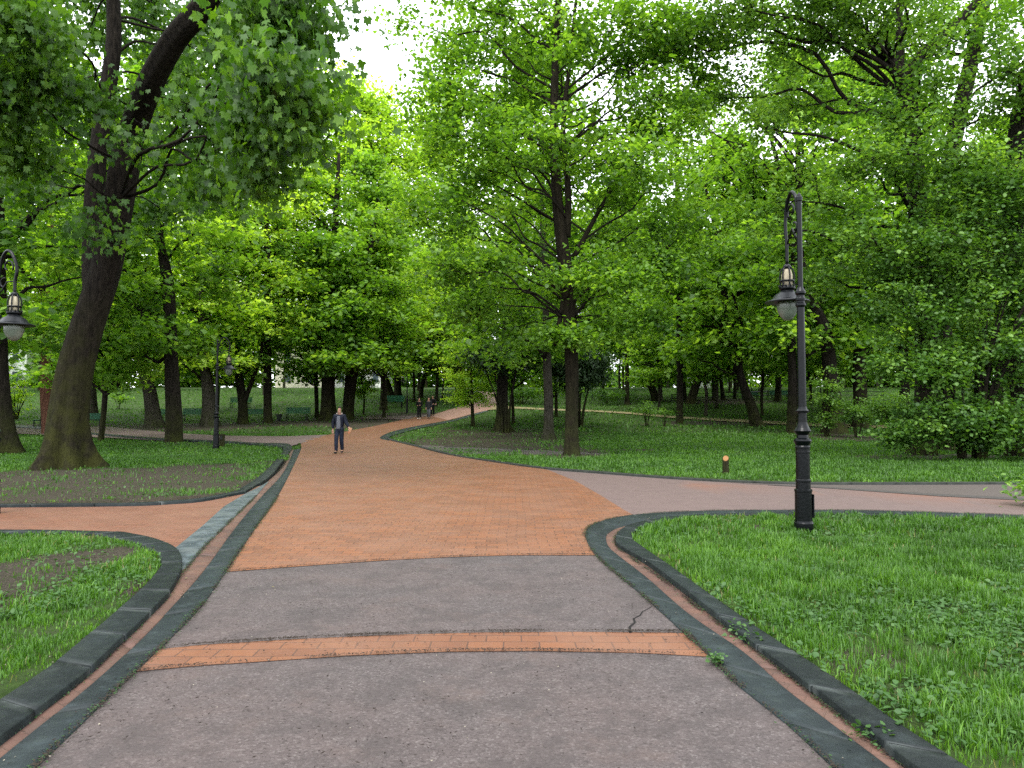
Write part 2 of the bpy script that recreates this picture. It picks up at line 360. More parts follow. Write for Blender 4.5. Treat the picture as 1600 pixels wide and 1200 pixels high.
RKi = ext(GK([(1600, 811.5), (1467, 807.5), (1333, 803.5), (1150, 804), (1075, 808.5), (1020, 818), (1000, 825), (989, 832), (988, 840), (996, 848), (1052, 887), (1109, 928), (1172, 972), (1207, 995), (1307, 1060), (1400, 1127), (1510, 1197)]))
CKo = [(600, 688), (611, 692), (645, 699), (700, 711), (775, 723), (850, 733), (950, 741), (1050, 748.5), (1150, 754), (1250, 757), (1400, 757.5), (1600, 757), (1900, 757)]
CLo = G([(1900, 757)] + CKo[::-1][1:])                   # lawn edge, right to left
# far parts: on the terrain
def T(l): return [at(x, y) for x, y in l]
CBo = T([(595, 687), (594, 684), (603, 679), (617, 674), (638, 669), (659, 665), (700, 657.5), (737, 648), (760, 642)])
CBi = T([(609, 690), (606, 686), (614, 681), (631, 676), (648, 671.5), (668, 667), (705, 659.5), (741, 649.5), (762, 643)])
MainL = T([(471, 702), (470, 695), (480, 687), (514, 680), (549, 673), (590, 665.5), (618, 659), (633, 655), (652, 652), (672, 650), (700, 641), (725, 634), (738, 628), (744, 622), (748, 617), (746, 612)])
MainR = T([(775, 612), (778, 622), (775, 634), (762, 642)])
FarPathN = [(455, 698), (446, 695), (400, 695), (340, 692), (250, 689), (150, 684), (0, 677), (-300, 673)]
FarPathF = [(-300, 664), (0, 668), (20, 669), (60, 669), (120, 668), (167, 667), (205, 671), (283, 678), (350, 681.5), (450, 682.5), (512, 680)]

PAVED = []
def sheet(name, poly, mat, dz, near=True, orange=None, step=2.0):
    bm = bmesh.new(); vs = []
    for x, y in poly:
        if vs and (vs[-1].co - Vector((x, y, 0))).length < 1e-4: continue
        vs.append(bm.verts.new((x, y, 0)))
    bm.faces.new(vs); bmesh.ops.triangulate(bm, faces=bm.faces[:])
    ys = [p[1] for p in poly]; y = math.floor(min(ys)) + step
    if max(ys) > 20 or orange is not None:
        while y < max(ys):
            bmesh.ops.bisect_plane(bm, geom=bm.verts[:] + bm.edges[:] + bm.faces[:], plane_co=(0, y, 0), plane_no=(0, 1, 0)); y += step
    if orange is not None:
        xs = [p[0] for p in poly]; x = math.floor(min(xs)) + .5
        while x < max(xs):
            bmesh.ops.bisect_plane(bm, geom=bm.verts[:] + bm.edges[:] + bm.faces[:], plane_co=(x, 0, 0), plane_no=(1, 0, 0)); x += .5
    for v in bm.verts: v.co.z = float(pz(v.co.y)) + dz
    for f in bm.faces:
        if f.normal.z < 0: f.normal_flip()
    bm.normal_update()
    for f in bm.faces:
        if f.normal.z < 0: f.normal_flip()
    me = bpy.data.meshes.new(name); bm.to_mesh(me); bm.free(); me.materials.append(mat)
    if orange is not None:
        a = me.attributes.new('orange', 'FLOAT', 'POINT')
        a.data.foreach_set('value', np.array([orange(v.co.x, v.co.y) for v in me.vertices], np.float32))
    return tag(link(name, me), kind='structure')
L2 = lambda l: [tuple(q) for q in smooth(l, 4)]
# outlines of the paved ground (for the lawn mask)
nearleft = L2(LKo)[::-1]
main_poly = L2(LGl) + [(-6, -6), (6, -6)] + L2(RGr)[::-1] + [(20, 12.5), (20, 16.4)] + L2(CLo) + L2(CBo) + MainR[::-1] + MainL[::-1]
branch_poly = [tuple(p) for p in GK([(-900, 805), (-300, 791), (0, 788), (200, 786), (267, 783), (317, 779), (383, 767)], 0)] + G([(421, 754), (397, 779), (358, 817), (321, 854), (294, 887), (284, 884), (277, 858), (250, 846), (208, 836), (167, 832), (0, 829), (-300, 830), (-900, 852)])
farp = T(FarPathN) + T(FarPathF)
PAVED = [main_poly, branch_poly, farp]
def paved(x, y):
    r = np.zeros(np.shape(x), bool)
    for p in PAVED: r |= inpoly(x, y, p)
    return r
DB = [  # bare soil: px, py, half-width px, half-height px, strength
 (60, 770, 260, 16, 1.2), (310, 738, 90, 18, .9), (140, 742, 130, 12, .8), (380, 690, 90, 5, .9), (240, 760, 160, 14, .9), (0, 745, 60, 12, .7),
 (30, 905, 90, 45, 1.1), (150, 880, 50, 14, .5), (60, 1010, 60, 20, .4), (100, 836, 140, 6, 1.0), (0, 960, 40, 30, .5), (190, 870, 40, 12, .4),
 (860, 705, 110, 9, .75), (780, 684, 140, 13, .95), (700, 694, 70, 9, .6), (895, 714, 50, 5, .9), (1110, 661, 120, 4, .7), (1130, 627, 90, 5, .9), (1320, 684, 80, 7, 1.0), (1480, 716, 150, 6, 1.0),
 (290, 668, 110, 6, 1.1), (590, 665, 60, 7, 1.2), (520, 660, 110, 5, 1.0), (640, 649, 60, 5, .9), (100, 664, 90, 3, .8), (700, 648, 40, 4, .5), (1560, 850, 50, 14, .4)]
DBW = []
for px, py, hw, hh, s in DB:
    c = at(px, py); e = at(px + hw, py); u = at(px, py - hh); d_ = at(px, py + hh)
    DBW.append((c[0], c[1], abs(e[0] - c[0]), max(.3, (u[1] - d_[1]) / 2), s))
def dirt(x, y):
    x = np.asarray(x, float); y = np.asarray(y, float)
    d = np.clip((vnoise(x, y, 1.1, 5, 4) - .58) * 2.8, 0, .55)
    for cx, cy_, rx, ry, s in DBW:
        q = ((x - cx) / rx) ** 2 + ((y - cy_) / ry) ** 2
        d = d + s * np.exp(-q * .9)
    return np.clip(d * (.55 + .9 * vnoise(x, y, .9, 9)), 0, 1)

lawnL = [tuple(p) for p in smooth(LKi, 3)] + [(-30, -8)]
lawnR = [tuple(p) for p in smooth(RKi, 3)] + [(30, -8), (30, 12)]
lawnM = [tuple(p) for p in MKi]
def lawnin(x, y):
    near = y < 24
    return ~paved(x, y) & (~near | inpoly(x, y, lawnL) | inpoly(x, y, lawnR) | inpoly(x, y, lawnM) | (y > 14.6) & (x > -1) & ~paved(x, y - .22) & ~paved(x - .1, y))
# ground sheet
def axis(parts):
    o = []
    for a, b, s in parts: o += list(np.arange(a, b, s))
    return np.array(o)
gx = axis([(-500, -120, 20), (-120, -40, 4), (-40, -17, 1), (-17, 17, .13), (17, 40, 1), (40, 120, 4), (120, 501, 20)])
gy = axis([(-40, -4, 4), (-4, 2.4, .4), (2.4, 24, .13), (24, 36, .3), (36, 70, .8), (70, 160, 2.5), (160, 501, 20)])
X, Y = np.meshgrid(gx, gy); nzg = (vnoise(X, Y, 1.3, 2) - .5) * .02
pv = ~lawnin(X, Y)
k = ss(22, 32, Y)
Z = hgt(Y) + np.where(pv, -.06 + .02 * k, (.038 + nzg) * (1 - k) + 0 * k - .012 * k)
V = np.stack([X, Y, Z], -1).reshape(-1, 3); nx, ny = len(gx), len(gy)
i = np.arange(nx - 1)[None, :] + np.arange(ny - 1)[:, None] * nx; q = np.stack([i, i + 1, i + nx + 1, i + nx], -1).reshape(-1, 4)
me = npmesh('ground', V, q, M_GROUND, True)
a = me.attributes.new('dirt', 'FLOAT', 'POINT'); a.data.foreach_set('value', np.where(pv & (Y < 26), 1.0, dirt(X, Y)).ravel().astype(np.float32))
tag(link('ground', me), kind='structure')

# paving sheets
def orange(x, y):     # orange wear in the asphalt of the right branch
    p = abs((y - 15.2) + (x - 5.6) * .48); s = max(0, 1 - p / .9) * (1 if 3.5 < x < 11 else 0)
    return s
sheet('asphalt_path', main_poly, M_ASPH, 0, orange=orange)
edgeR = [(775, 723), (850, 733), (900, 752), (940, 775), (975, 797), (1000, 804)]
brick_main = L2(LBr[:4]) + G([(352, 894), (500, 883), (600, 876), (700, 871), (800, 868), (940, 868)]) + G([(917, 847), (915, 832), (925, 821), (955, 811), (990, 805)])
brick_main += G([(975, 797), (940, 775), (900, 752), (858, 735), (850, 733), (775, 723), (700, 711), (645, 699), (611, 692), (600, 688)]) + CBo + MainR[::-1] + MainL[::-1][:-1]
sheet('brick_paving', brick_main, M_BRICK, .004)
band = G([(250, 1015), (320, 1008), (450, 1000), (600, 993), (750, 989), (900, 988), (1020, 989), (1068, 990), (1085, 1005), (1109, 1027), (1000, 1021), (850, 1018), (700, 1019), (550, 1025), (400, 1035), (300, 1042), (212, 1050)])
sheet('brick_band', band, M_BRICKB, .004)
sheet('brick_branch', branch_poly, M_BRICKL, .0)
slate = G([(277, 857), (317, 822), (350, 792), (385, 771), (400, 764), (421, 752), (397, 779), (358, 817), (321, 854), (294, 887), (285, 884)])
far_pink = T([(672, 650.5), (700, 641.5), (725, 634), (738, 628), (744, 622), (748, 617), (746, 612), (775, 612), (778, 622), (775, 634), (762, 641.5), (737, 647.5), (700, 657)])
sheet('far_paving', far_pink, M_PINK, .012)
sheet('far_left_path', farp, M_FARG, .004)
sheet('side_path', T([(560, 655), (570, 652), (600, 651.5), (640, 650), (672, 648), (672, 650.5), (652, 653), (633, 656), (622, 656), (600, 655)]), M_FARG, .004)
sheet('sand_path', T([(762, 641.5), (775, 634), (800, 636), (875, 640), (925, 641.5), (987, 645), (1050, 651), (1150, 656), (1270, 662), (1420, 667), (1420, 671), (1270, 667), (1150, 660), (1050, 654), (987, 648), (925, 644), (875, 642.5), (800, 639)]), M_YEL, .03)
def pinkmat():
    m, t, b = newmat('dusty_pink_paving'); n2 = noise(t, 90, 4, .8); n3 = noise(t, 3, 6, .75)
    c = ramp(t, [(.3, (.075, .052, .046)), (.5, (.115, .082, .073)), (.7, (.15, .112, .10))], n2); c = mix(t, ramp(t, [(.45, (0, 0, 0)), (.65, (.5, .5, .5))], n3), c, (.085, .062, .056))
    c = mix(t, math_(t, 'MULTIPLY', attr(t, 'orange'), ramp(t, [(.35, (.2, .2, .2)), (.6, (.8, .8, .8))], n3)), c, (.17, .078, .046))
    t.links.new(c, b.inputs['Base Color']); b.inputs['Roughness'].default_value = .8; b.inputs['Specular IOR Level'].default_value = .2; bump(t, b, n2, .4, .005); return m
RB0 = [atz(x, y, 0) for x, y in ((990, 805), (1000, 804), (1075, 800), (1150, 798.5), (1333, 798.5), (1467, 801.5), (1600, 806.5), (1900, 818))]
sheet('pink_side_path', G([(858, 735), (950, 742), (1050, 749.5), (1150, 755.3), (1250, 758), (1400, 758.5), (1600, 758), (1900, 758)]) + RB0[::-1] + G([(975, 797), (940, 775), (900, 752)]), pinkmat(), .003, orange=orange)
# grey strip of the right branch
sheet('grey_strip', G([(1150, 755.9), (1250, 758), (1400, 758.5), (1600, 758), (1800, 758), (1800, 793), (1600, 781), (1467, 774), (1300, 763), (1200, 758)]), simple('grey_paving', (.07, .058, .05), .9, 0, .2, 20, .3), .007)
sheet('strip_joint', G([(1200, 757.5), (1300, 762), (1467, 772.5), (1600, 779), (1800, 791), (1800, 795), (1600, 782.5), (1467, 776), (1300, 764), (1200, 758.5)]), simple('dark_joint', (.05, .045, .04), .9, 0, .2, 20), .011)

def stones(name, A, B, mat, top, thick, seg, n=240, gap=.011):
    A, la = resample(smooth(A, 5), n); B, lb = resample(smooth(B, 5), n); L = (la + lb) / 2
    # match B to A by nearest normalised length
    k = max(1, int(L / seg)); per = n / k; V = []; Fq = []; uv = []; rn = []; rs = random.Random(3)
    for s in range(k):
        i0, i1 = int(s * per), min(n - 1, int((s + 1) * per)); r = rs.random()
        m = i1 - i0
        if m < 1: continue
        g = gap / max(.05, L / n) * .5; jz = rs.uniform(-.004, .004) if thick > .05 else rs.uniform(-.0015, .0015); jl = rs.uniform(-.006, .006); jr = rs.uniform(-.008, .008)
        for j in range(m + 1):
            f = i0 + j
            if j == 0: f += min(.3, g)
            if j == m: f -= min(.3, g)
            fi = min(n - 2, int(f)); fr = f - fi
            a = A[fi] * (1 - fr) + A[fi + 1] * fr; b = B[fi] * (1 - fr) + B[fi + 1] * fr
            nn = (a - b) / max(1e-6, np.linalg.norm(a - b)); a = a + nn * (jl + jr * (j / m - .5)); b = b + nn * jl * .3; za, zb = float(pz(a[1])) + jz, float(pz(b[1])) + jz * .5; c = (a - b) / max(1e-6, np.linalg.norm(a - b)) * .008
            V += [(a[0], a[1], za + top - thick), (a[0], a[1], za + top - .008), (a[0] - c[0], a[1] - c[1], za + top), (b[0] + c[0], b[1] + c[1], zb + top), (b[0], b[1], zb + top - .008), (b[0], b[1], zb + top - thick)]
        b0 = len(V) - 6 * (m + 1)
        for j in range(m):
            for q in range(5):
                p = b0 + 6 * j + q; Fq.append((p, p + 1, p + 7, p + 6)); u0, u1 = j / m, (j + 1) / m
                uv += [(u0, q / 5), (u0, (q + 1) / 5), (u1, (q + 1) / 5), (u1, q / 5)]; rn.append(r)
        for e in (b0, b0 + 6 * m):
            Fq.append((e, e + 1, e + 4, e + 5)); Fq.append((e + 1, e + 2, e + 3, e + 4)); rn += [r, r]; uv += [(.5, .5)] * 8
    me = npmesh(name, V, Fq, mat, False, rn); ul = me.uv_layers.new(name='UVMap'); ul.data.foreach_set('uv', np.array(uv, np.float32).ravel())
    bm = bmesh.new(); bm.from_mesh(me); bmesh.ops.recalc_face_normals(bm, faces=bm.faces); bm.to_mesh(me); bm.free()
    return tag(link(name, me), kind='structure')
stones('gutter_brick', [(q[0] - .07, q[1] + .02) for q in LGl], LBl, M_GUT, .006, .03, 3)
stones('gutter_brick', RBr, [(q[0] + .07, q[1] - .0) for q in RGr], M_GUT, .006, .03, 3)
stones('stone_band', LBl, LBr, M_STONE, .012, .03, .9)
stones('stone_band', RBl, RBr, M_STONE, .012, .03, .85)
stones('kerb', LKo, LKi, M_KERB, .058, .14, .62)
stones('kerb', RKo, RKi, M_KERB, .058, .14, .70, 300)
stones('kerb', MKo[6:10], MKi[6:10], M_KERB, .052, .13, .8)
stones('kerb', MKo[:7], MKi[:7], M_KERB, .05, .13, 1.0)
stones('kerb', MKo[9:], MKi[9:], M_KERB, .05, .13, 1.0)
slate[-1] = atz(283, 893, 0); slate[0] = atz(273, 858, 0)
sheet('slate_slabs', slate, M_SLATE, .010)
C2 = G([(x, y - (1.6 if x < 1000 else 1.2)) for x, y in CKo])
stones('kerb', G(CKo), C2, M_KERBF, .045, .12, 1.0)
stones('stone_band', CBo, CBi, M_STONE, .012, .03, .9)
# crack
cr = G([(985, 990), (984, 980), (992, 973), (990, 967), (1000, 962), (1004, 956), (1012, 952), (1020, 947)])
mb = MB()
for k in range(len(cr) - 1):
    (x0, y0), (x1, y1) = cr[k], cr[k + 1]; w0, w1 = .010 - .001 * k, .009 - .001 * k
    mb.add([(x0 - w0, y0, .0045), (x0 + w0, y0, .0045), (x1 + w1, y1, .0045), (x1 - w1, y1, .0045)], [(0, 1, 2, 3)])
tag(mb.build('pavement_crack', M_CRACK), kind='structure')

# ------------------------------------------------------------------ leaves, branches, crowns
SH = {
 'far': (np.array([(0, 0, 0), (.45, .42, .06), (1, 0, 0), (.45, -.42, .06)]), [(0, 1, 2, 3)]),
 'mid': (np.array([(0, 0, 0), (.28, .36, .07), (.68, .32, .05), (1, 0, -.06), (.68, -.32, .05), (.28, -.36, .07)]), [(0, 1, 2, 3), (0, 3, 4, 5)]),
}
pv_, pf_ = [], []
for a_, l_ in ((-1.25, .62), (-.62, .9), (0, 1), (.62, .9), (1.25, .62)):
    b_ = len(pv_); ca, sa = math.cos(a_), math.sin(a_)
    for u_, s_, n_ in ((0, 0, 0), (.6, .17, -.08), (1, 0, -.32), (.6, -.17, -.08)):
        pv_.append((l_ * (u_ * ca - s_ * sa), l_ * (u_ * sa + s_ * ca), n_ * l_))
    pf_.append((b_, b_ + 1, b_ + 2, b_ + 3))
SH['spray'] = (np.array([(0, 0, 0), (.4, .10, -.05), (1, 0, -.3), (.4, -.10, -.05)]), [(0, 1, 2, 3)])
SH['palm'] = (np.array(pv_), pf_)
# five-lobed maple blade
mv = [(0, 0, 0)]
for k_, (a_, l_) in enumerate(((-2.0, .34), (-1.45, .6), (-1.05, .48), (-.62, .88), (-.33, .66), (0, 1.0), (.33, .66), (.62, .88), (1.05, .48), (1.45, .6), (2.0, .34))):
    mv.append((l_ * math.cos(a_), l_ * math.sin(a_), -.30 * l_ * l_))
SH['maple'] = (np.array(mv), [(0, 1, 2, 3), (0, 3, 4, 5), (0, 5, 6, 7), (0, 7, 8, 9), (0, 9, 10, 11)])
def leaf_geo(rng, Pn, size, kind, rnd, droop=.35, rollsd=.5, szvar=.42):
    n = len(Pn); yaw = rng.uniform(0, 2 * np.pi, n); dr = rng.normal(droop, .35, n); ro = rng.normal(0, rollsd, n)
    u = np.stack([np.cos(yaw) * np.cos(dr), np.sin(yaw) * np.cos(dr), -np.sin(dr)], 1)
    s0 = np.stack([-np.sin(yaw), np.cos(yaw), 0 * yaw], 1); n0 = np.cross(u, s0)
    s = s0 * np.cos(ro)[:, None] + n0 * np.sin(ro)[:, None]; nn = np.cross(u, s)
    sh, fc = SH[kind]; sz = size * rng.uniform(1 - szvar, 1 + szvar, n)
    V = Pn[:, None, :] + sz[:, None, None] * (sh[None, :, 0, None] * u[:, None] + sh[None, :, 1, None] * s[:, None] + sh[None, :, 2, None] * nn[:, None])
    m = len(sh); f = np.array(fc)[None] + (np.arange(n) * m)[:, None, None]
    return V.reshape(-1, 3), f.reshape(-1, 4), np.repeat(rnd, len(fc))
def tubes(paths, n=4):                                    # list of (pts, radii) -> arrays
    V, Q = [], []; b = 0; ang = np.arange(n) * 2 * np.pi / n
    for p, r in paths:
        p = np.asarray(p); d = np.gradient(p, axis=0); d /= np.maximum(1e-9, np.linalg.norm(d, axis=1))[:, None]
        ref = np.array((0, 0, 1.)) if abs(d[0, 2]) < .9 else np.array((1., 0, 0))
        a = np.cross(d, ref); a /= np.maximum(1e-6, np.linalg.norm(a, axis=1))[:, None]; c = np.cross(d, a)
        ring = p[:, None] + (a[:, None] * np.cos(ang)[None, :, None] + c[:, None] * np.sin(ang)[None, :, None]) * np.asarray(r)[:, None, None]
        V.append(ring.reshape(-1, 3)); m = len(p)
        i = np.arange(n)[None] + (np.arange(m - 1) * n)[:, None]; j = (np.arange(n)[None] + 1) % n + (np.arange(m - 1) * n)[:, None]
        Q.append(np.stack([i, j, j + n, i + n], -1).reshape(-1, 4) + b); b += m * n
    return np.concatenate(V), np.concatenate(Q)
def bez(a, c, b, n):
    t = np.linspace(0, 1, n)[:, None]; return (1 - t) ** 2 * a + 2 * t * (1 - t) * c + t * t * b
def crown(rng, axis_p, axis_r, blobs, size, per, kind='mid', spread=.55, flat=.35, group=12, droop=.35, rise=.5, limb=.28, twig=.011, shell=.5):
    """blobs: (centre, radii, clusters). Returns (leaf V, F, rnd), (limb V, F)."""
    axis_p = np.asarray(axis_p, float); axis_r = np.asarray(axis_r, float); C = []
    for c, r, n in blobs:
        d = rng.normal(size=(n, 3)); d /= np.linalg.norm(d, axis=1)[:, None]
        C.append(np.asarray(c) + d * np.asarray(r) * (rng.random(n) ** shell)[:, None])
    C = np.concatenate(C); K = max(2, len(C) // group); cen = C[rng.choice(len(C), K, False)]
    for _ in range(3):
        lab = np.argmin(((C[:, None] - cen[None]) ** 2).sum(-1), 1)
        for k in range(K):
            if (lab == k).any(): cen[k] = C[lab == k].mean(0)
    big, small, LP, LR = [], [], [], []
    zmin, zmax = axis_p[:, 2].min(), axis_p[:, 2].max()
    for k in range(K):
        idx = np.where(lab == k)[0]
        if not len(idx): continue
        g = cen[k]; best = None
        # attach where the limb climbs at a natural slope
        hd = np.linalg.norm(axis_p[:, :2] - g[:2], axis=1); want = g[2] - rise * hd
        j = int(np.argmin(np.abs(axis_p[:, 2] - want) + .15 * hd)); s = axis_p[j]
        L = np.linalg.norm(g - s); ctrl = s + (g - s) * .5 + np.array((0, 0, .12 * L)) + rng.normal(0, .07 * L, 3)
        r0 = min(axis_r[j] * .5, axis_r[0] * limb * (.5 + .5 * min(1, L / 6))); pl = bez(s, ctrl, g, 6)
        pl[1:-1] += rng.normal(0, .03 * L, (4, 3)); pl = np.array(smooth(pl, 3)); big.append((pl, np.linspace(r0, max(.012, r0 * .22), len(pl))))
        for ci in idx:
            c = C[ci]; dd = np.linalg.norm(pl[2:] - c, axis=1) + np.abs(rng.normal(0, .4)); ii = 2 + int(np.argmin(dd)); ii = max(2, ii - 1)
            q = pl[ii]; l = np.linalg.norm(c - q)
            bz = bez(q, (q + c) / 2 + np.array((0, 0, .1 * l)) + rng.normal(0, .1 * l, 3), c, 5)
            small.append((bz, np.linspace(twig * 1.6, twig * .5, 5)))
            m = int(per * rng.uniform(.6, 1.4)); m1 = m * 2 // 3
            p1 = c + rng.normal(size=(m1, 3)) * np.array((spread, spread, spread * flat))
            tt = rng.uniform(.25, 1, m - m1); f = tt * 4; fi = np.minimum(3, f.astype(int)); fr = (f - fi)[:, None]
            p2 = bz[fi] * (1 - fr) + bz[fi + 1] * fr + rng.normal(size=(m - m1, 3)) * spread * np.array((.45, .45, .25))
            pp = np.concatenate([p1, p2]); LP.append(pp); LR.append(np.clip(rng.normal(.48, .22) + rng.normal(0, .15, len(pp)), 0, 1))
    LP = np.concatenate(LP); LR = np.concatenate(LR)
    lf = leaf_geo(rng, LP, size, kind, LR, droop)
    v1, q1 = tubes(big, 6); v2, q2 = tubes(small, 3)
    return lf, (np.concatenate([v1, v2]), np.concatenate([q1, q2 + len(v1)]))
def trunkmesh(name, pts, rad, mat, seed=0, flare=.5, n=18, wob=.06, sub=5):
    pr = np.array([np.r_[p, r] for p, r in zip(pts, rad)]); pr = np.array(smooth(pr, sub)); rs = random.Random(seed)
    ph = [rs.uniform(0, 6.28) for _ in range(5)]; z0 = pr[0, 2]; r0 = rad[0]; lob = rs.choice((4, 5, 6)); mb = MB()
    # extra rings in the flare
    first = []
    for fz in (0, .12, .3, .55, .9, 1.4, 2.0):
        z = z0 + fz * r0 * 2.2
        if z < pr[1, 2] or True:
            tt = np.interp(z, pr[:, 2], np.arange(len(pr))); i_ = min(len(pr) - 2, int(tt)); first.append(pr[i_] * (1 - (tt - i_)) + pr[i_ + 1] * (tt - i_))
    zt = first[-1][2]; pr = np.array(first + [q for q in pr if q[2] > zt + .1])
    def fl(i, a):
        z = pr[i, 2] - z0; e = math.exp(-z / (r0 * 1.25))
        w = 1 + wob * math.sin(2 * a + ph[0] + z * .7) + wob * .7 * math.sin(3 * a + ph[1] - z * 1.3) + wob * .5 * math.sin(7 * a + ph[3] + z * .4)
        return w + flare * e * (1 + .7 * math.sin(lob * a + ph[2]) + .35 * math.sin((lob + 3) * a + ph[4]))
    mb.tube([q[:3] for q in pr], [q[3] for q in pr], n, True, fl)
    return mb, pr
def vis(objs, name, lf, lb, mat_l, mat_b, root):
    pass

rng0 = np.random.default_rng(7)
POOL = []
def make_pool():
    specs = [('yellow', 24, 5.6, 5.4), ('mid', 22, 5.0, 4.8), ('mid', 25, 5.2, 6.4), ('yellow', 19, 4.8, 4.0), ('mid', 22, 5.4, 5.0), ('mid', 17, 4.4, 3.5), ('yellow', 26, 5.2, 6.8)]
    for k, (mt, H, rad, zb) in enumerate(specs):
        rng = np.random.default_rng(100 + k); ax = np.array([(rng.normal(0, .15) * i, rng.normal(0, .15) * i, z) for i, z in enumerate(np.linspace(zb - .6, H * .86, 9))]); ar = np.linspace(.26, .05, 9)
        bl = []; nlev = 7
        for i in range(nlev):
            f = i / (nlev - 1); z = zb + .8 + (H - zb - 2.2) * f; rr = rad * (.62 + .55 * math.sin(math.pi * min(1, .25 + f * .72))) * (1 if f < .7 else 1 - (f - .7) * 1.7)
            for a in range(3):
                an = a * 2.094 + i * 1.1 + rng.uniform(-.4, .4); o = rr * .5
                bl.append(((o * math.cos(an), o * math.sin(an), z + rng.uniform(-.5, .5)), (rr * .55, rr * .55, 1.25), 15))
        lf, lb = crown(rng, ax, ar, bl, .31, 40, 'far', .62, .30, 12, .35, .55, .5, .012)
        lm = npmesh('crown', lf[0], lf[1], LM[mt], False, lf[2]); bm_ = npmesh('limbs', lb[0], lb[1], BK['dark'], True)
        POOL.append((lm, bm_, H, mt, zb))
make_pool()
def add_pool_crown(root, k, lean=(0, 0), s=1.0, zs=1.0, rot=0):
    lm, bm_, H, mt, zb = POOL[k]
    for nm, me in (('crown', lm), ('limbs', bm_)):
        o = link(nm, me, root); o.location = (lean[0], lean[1], 0); o.rotation_euler = (0, 0, rot); o.scale = (s, s, zs)
def tree(px, py, w, pts, label, k=1, bk='dark', H=None, cat='tree', name='tree', s=1.0, group=None, forks=(), flare=.55, crownoff=None, D=None):
    """trunk from photo pixels at the base's distance; pts: (px, py, width) above the base."""
    x, y = at(px, py) if D is None else (P3(px, py, D)[0], D); D = y; z = float(hgt(y)); u = D / F; rs = random.Random(int(px * 7 + py))
    lm, bm_, Hp, mt, zb = POOL[k]; H = H or Hp * s
    P = [np.array((x, D, z - .15))]; Rr = [w * u / 2]
    for qx, qy, qw in pts: P.append(P3(qx, qy, D)); Rr.append(qw * u / 2)
    last, prev = P[-1], P[-2]; d = (last - prev) / max(.3, last[2] - prev[2]); zt = z + H * .8
    m = 3
    for i in range(1, m + 1):
        f = i / m; P.append(last + np.array((d[0] * (zt - last[2]) * f * .6 + rs.uniform(-.2, .2), rs.uniform(-.2, .2), (zt - last[2]) * f))); Rr.append(Rr[len(pts)] * (1 - .8 * f) + .02)
    org = np.array((x, D, z)); mb, pr = trunkmesh('trunk', [p - org for p in P], Rr, BK[bk], int(px), flare, 14)
    for fk in forks:                                   # (start index px,py,w) list
        fp = [P3(a, b_, D) - org for a, b_, c in fk]; fr = [c * u / 2 for a, b_, c in fk]
        e = fp[-1] + (fp[-1] - fp[-2]) / np.linalg.norm(fp[-1] - fp[-2]) * 4; fp.append(e); fr.append(fr[-1] * .3)
        sm = np.array(smooth([np.r_[a, b_] for a, b_ in zip(fp, fr)], 4)); mb.tube(sm[:, :3], sm[:, 3], 8)
    root = empty(name, org); tag(root, label, cat, group); mb.build('trunk', BK[bk], root, True)
    sc = H / Hp; lean = P[len(pts) + 1] - org if crownoff is None else np.array((crownoff[0], crownoff[1], 0))
    add_pool_crown(root, k, (lean[0] * .8, lean[1] * .8), .5 * sc + .5 * s, sc, rs.uniform(0, 6.28)); return root
def custom_tree(base, D, trunkpts, blobs, label, bk, lm, size, per, kind, name='tree', seed=1, flare=.6, forks=(), n=22, tz=None, **kw):
    rng = np.random.default_rng(seed); bx = P3(base[0], base[1], D); z = float(hgt(D)) + (.07 if D < 24 else 0); org = np.array((bx[0], D, z)); u = D / F
    P = [np.array((0, 0, -.15))]; Rr = [base[2] * u / 2]
    for q in trunkpts:
        dd = D + (q[3] if len(q) > 3 else 0); P.append(P3(q[0], q[1], dd) - org); Rr.append(q[2] * u / 2)
    mb, pr = trunkmesh('trunk', P, Rr, BK[bk], seed, flare, n)
    ax, ar = [p for p in pr[:, :3]], [r for r in pr[:, 3]]
    for fk in forks:
        fp = [P3(q[0], q[1], D + (q[3] if len(q) > 3 else 0)) - org for q in fk]; fr = [q[2] * u / 2 for q in fk]
        sm = np.array(smooth([np.r_[a, b_] for a, b_ in zip(fp, fr)], 5)); mb.tube(sm[:, :3], sm[:, 3], 12)
        ax += list(sm[:, :3]); ar += list(sm[:, 3])
    ax = np.array(ax); ar = np.array(ar); bz = kw.pop('minz', 2.5); keep = ax[:, 2] > bz; 
    B = []
    for bx_, by_, rx, ry, dz, rd, nn in blobs:
        c = P3(bx_, by_, D + dz) - org; uu = (D + dz) / F; B.append((c, (rx * uu, rd, ry * uu), nn))
    lf, lb = crown(rng, ax[keep], ar[keep], B, size, per, kind, **kw)
    root = empty(name, org); tag(root, label, 'tree'); mb.build('trunk', BK[bk], root, True)
    link('limbs', npmesh('limbs', lb[0], lb[1], BK['dark'], True), root); link('crown', npmesh('crown', lf[0], lf[1], LM[lm], False, lf[2]), root)
    return root

